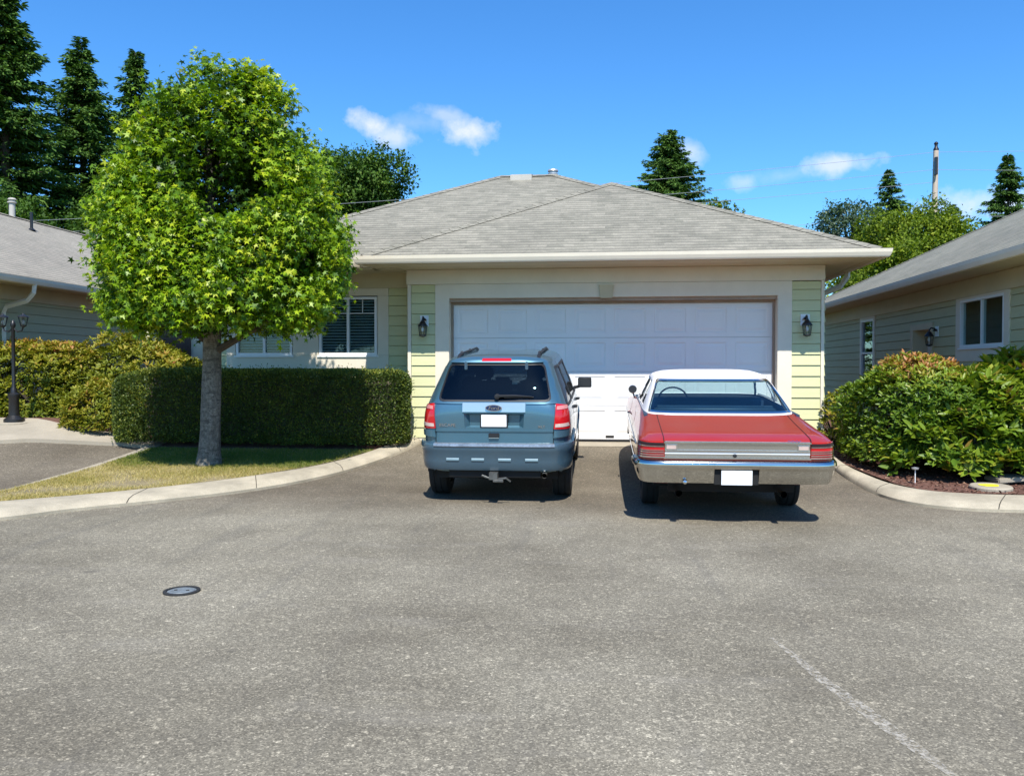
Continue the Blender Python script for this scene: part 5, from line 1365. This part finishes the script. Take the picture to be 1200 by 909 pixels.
conifer('tall sparse-topped conifer second from the left edge',-29.0,45,.5,19.6,4.9,52,dens=1.5)
conifer('narrow conifer rising just left of the bright green tree crown',-28.7,50,.5,20.8,4.3,53,dens=1.3)
conifer('shorter conifer filling the gap beside the left edge',-25.6,43,.5,12.5,5.0,54,dens=1.5)
conifer('conifer on its own behind the garage roof, right of centre',3.1,42,.4,12.9,4.7,55,dens=1.6,thin=1.3)
conifer('dark conifer spire behind the leafy trees left of the utility pole',13.9,44,.4,11.1,2.9,56,dens=1.0)
conifer('conifer standing just right of the utility pole',14.6,38,.4,8.2,2.6,57,dens=1.1)
conifer('isolated slim conifer at the right edge above the roof',22.1,50,.4,13.1,3.2,58,dens=1.3,thin=1.2)
broadleaf('dark maple crown above the left part of the main roof',-11.9,38,.4,11.5,2.9,61,LEAF_DARK,.20,900,40)
broadleaf('small dark tree right beside the bright green crown',-13.2,36,.4,10.6,2.6,62,LEAF_DARK,.20,500,36)
broadleaf('dark green tree mass behind the left house roof',-27.5,36,.5,9.6,3.4,63,LEAF_DARK,.20,600,36)
broadleaf('dark green tree between the left house and the bright tree',-21.8,38,.5,9.4,3.0,64,LEAF_DARK,.20,560,36)
broadleaf('airy grey-green tree above the right corner of the garage roof',10.0,36,.4,8.3,1.7,65,LEAF_GREY,.15,300,26)
broadleaf('yellow-green tree between the garage and the utility pole',11.5,33,.4,7.7,2.1,66,LEAF_LIGHT,.16,560,34)
broadleaf('low green tree behind the gap between garage and right house',9.6,31,.4,5.8,2.2,67,LEAF_LIGHT,.16,520,34)
broadleaf('green tree at the foot of the utility pole',13.6,34.5,.4,5.9,1.6,68,LEAF_LIGHT,.15,320,30)
broadleaf('leafy tip showing over the garage roof right of the lone conifer',5.05,40,.4,9.1,.75,69,LEAF_LIGHT,.14,60,24,trunk=.1)
broadleaf('tiny leafy tip over the garage roof, furthest right of the two',5.9,40,.4,8.75,.55,70,LEAF_LIGHT,.14,40,20,trunk=.1)

# ---- grass on the strip
def in_poly(x,y,poly):
    c=np.zeros(len(x),bool); n=len(poly)
    for i in range(n):
        x0,y0=poly[i];x1,y1=poly[(i+1)%n]; k=((y0>y)!=(y1>y)); xx=(x1-x0)*(y-y0)/((y1-y0) if y1!=y0 else 1e-9)+x0; c^=k&(x<xx)
    return c
n=260000; x=rng.uniform(-8.3,-3.3,n); y=rng.uniform(7.7,13.6,n); k=in_poly(x,y,LAWN); x=x[k];y=y[k]
Pn=np.c_[x,y,np.zeros(len(x))]; gr=N3(71,2.2)(Pn)+.6*N3(72,7.0)(Pn); k=gr+rng.normal(size=len(x))*.35>-.35; x=x[k];y=y[k];gr=gr[k]
z=np.array([g(a,b) for a,b in zip(x,y)])+.086; n=len(x)
GRASS=leafmat('dry lawn grass',[(0,(.07,.13,.02)),(.35,(.16,.19,.03)),(.65,(.38,.31,.09)),(1,(.52,.43,.20))],.25,.6,.2)
to=.78-.28*gr+rng.normal(size=n)*.16-.45*((y>12.0)|(x<-99))*np.clip((y-11.7)/1.0,0,1)
leafmesh('grass',np.c_[x,y,z],unit(rng.normal(size=(n,3))*[1,1,.3]),unit(rng.normal(size=(n,3))*.55+[0,0,.8]),rng.uniform(.022,.050,n),[(-.09,0,0),(.09,0,0),(.0,1,.1)],[(0,1,2)],to,GRASS)
o=bpy.data.objects['grass']; tag(o,'short patchy dry grass on the strip round the street tree','grass',kind='stuff')
# mulch chips
n=9000; x=rng.uniform(3.5,9,n); y=rng.uniform(10.8,14.5,n); poly=[(3.49,14.3),(3.47,12.9),(3.58,12.0),(3.72,11.42),(4.0,11.02),(4.4,10.86),(5.04,10.80),(9,10.74),(9,14.5)]
k=in_poly(x,y,poly); x=x[k];y=y[k];n=len(x); z=np.array([g(a,b)+.03*math.sin(a*2.1)*math.sin(b*1.7) for a,b in zip(x,y)])+.09
CHIP=leafmat('bark chips',[(0,(.05,.022,.015)),(.6,(.17,.075,.05)),(1,(.36,.24,.16))],.0,.85,.2)
leafmesh('mulch_chips',np.c_[x,y,z],unit(rng.normal(size=(n,3))*.35+[0,0,1]),unit(rng.normal(size=(n,3))*[1,1,.2]),rng.uniform(.02,.055,n),*SMALL,rng.uniform(0,1,n)**1.5,CHIP)
tag(bpy.data.objects['mulch_chips'],'loose reddish bark chips scattered over the right bed','mulch',kind='stuff')
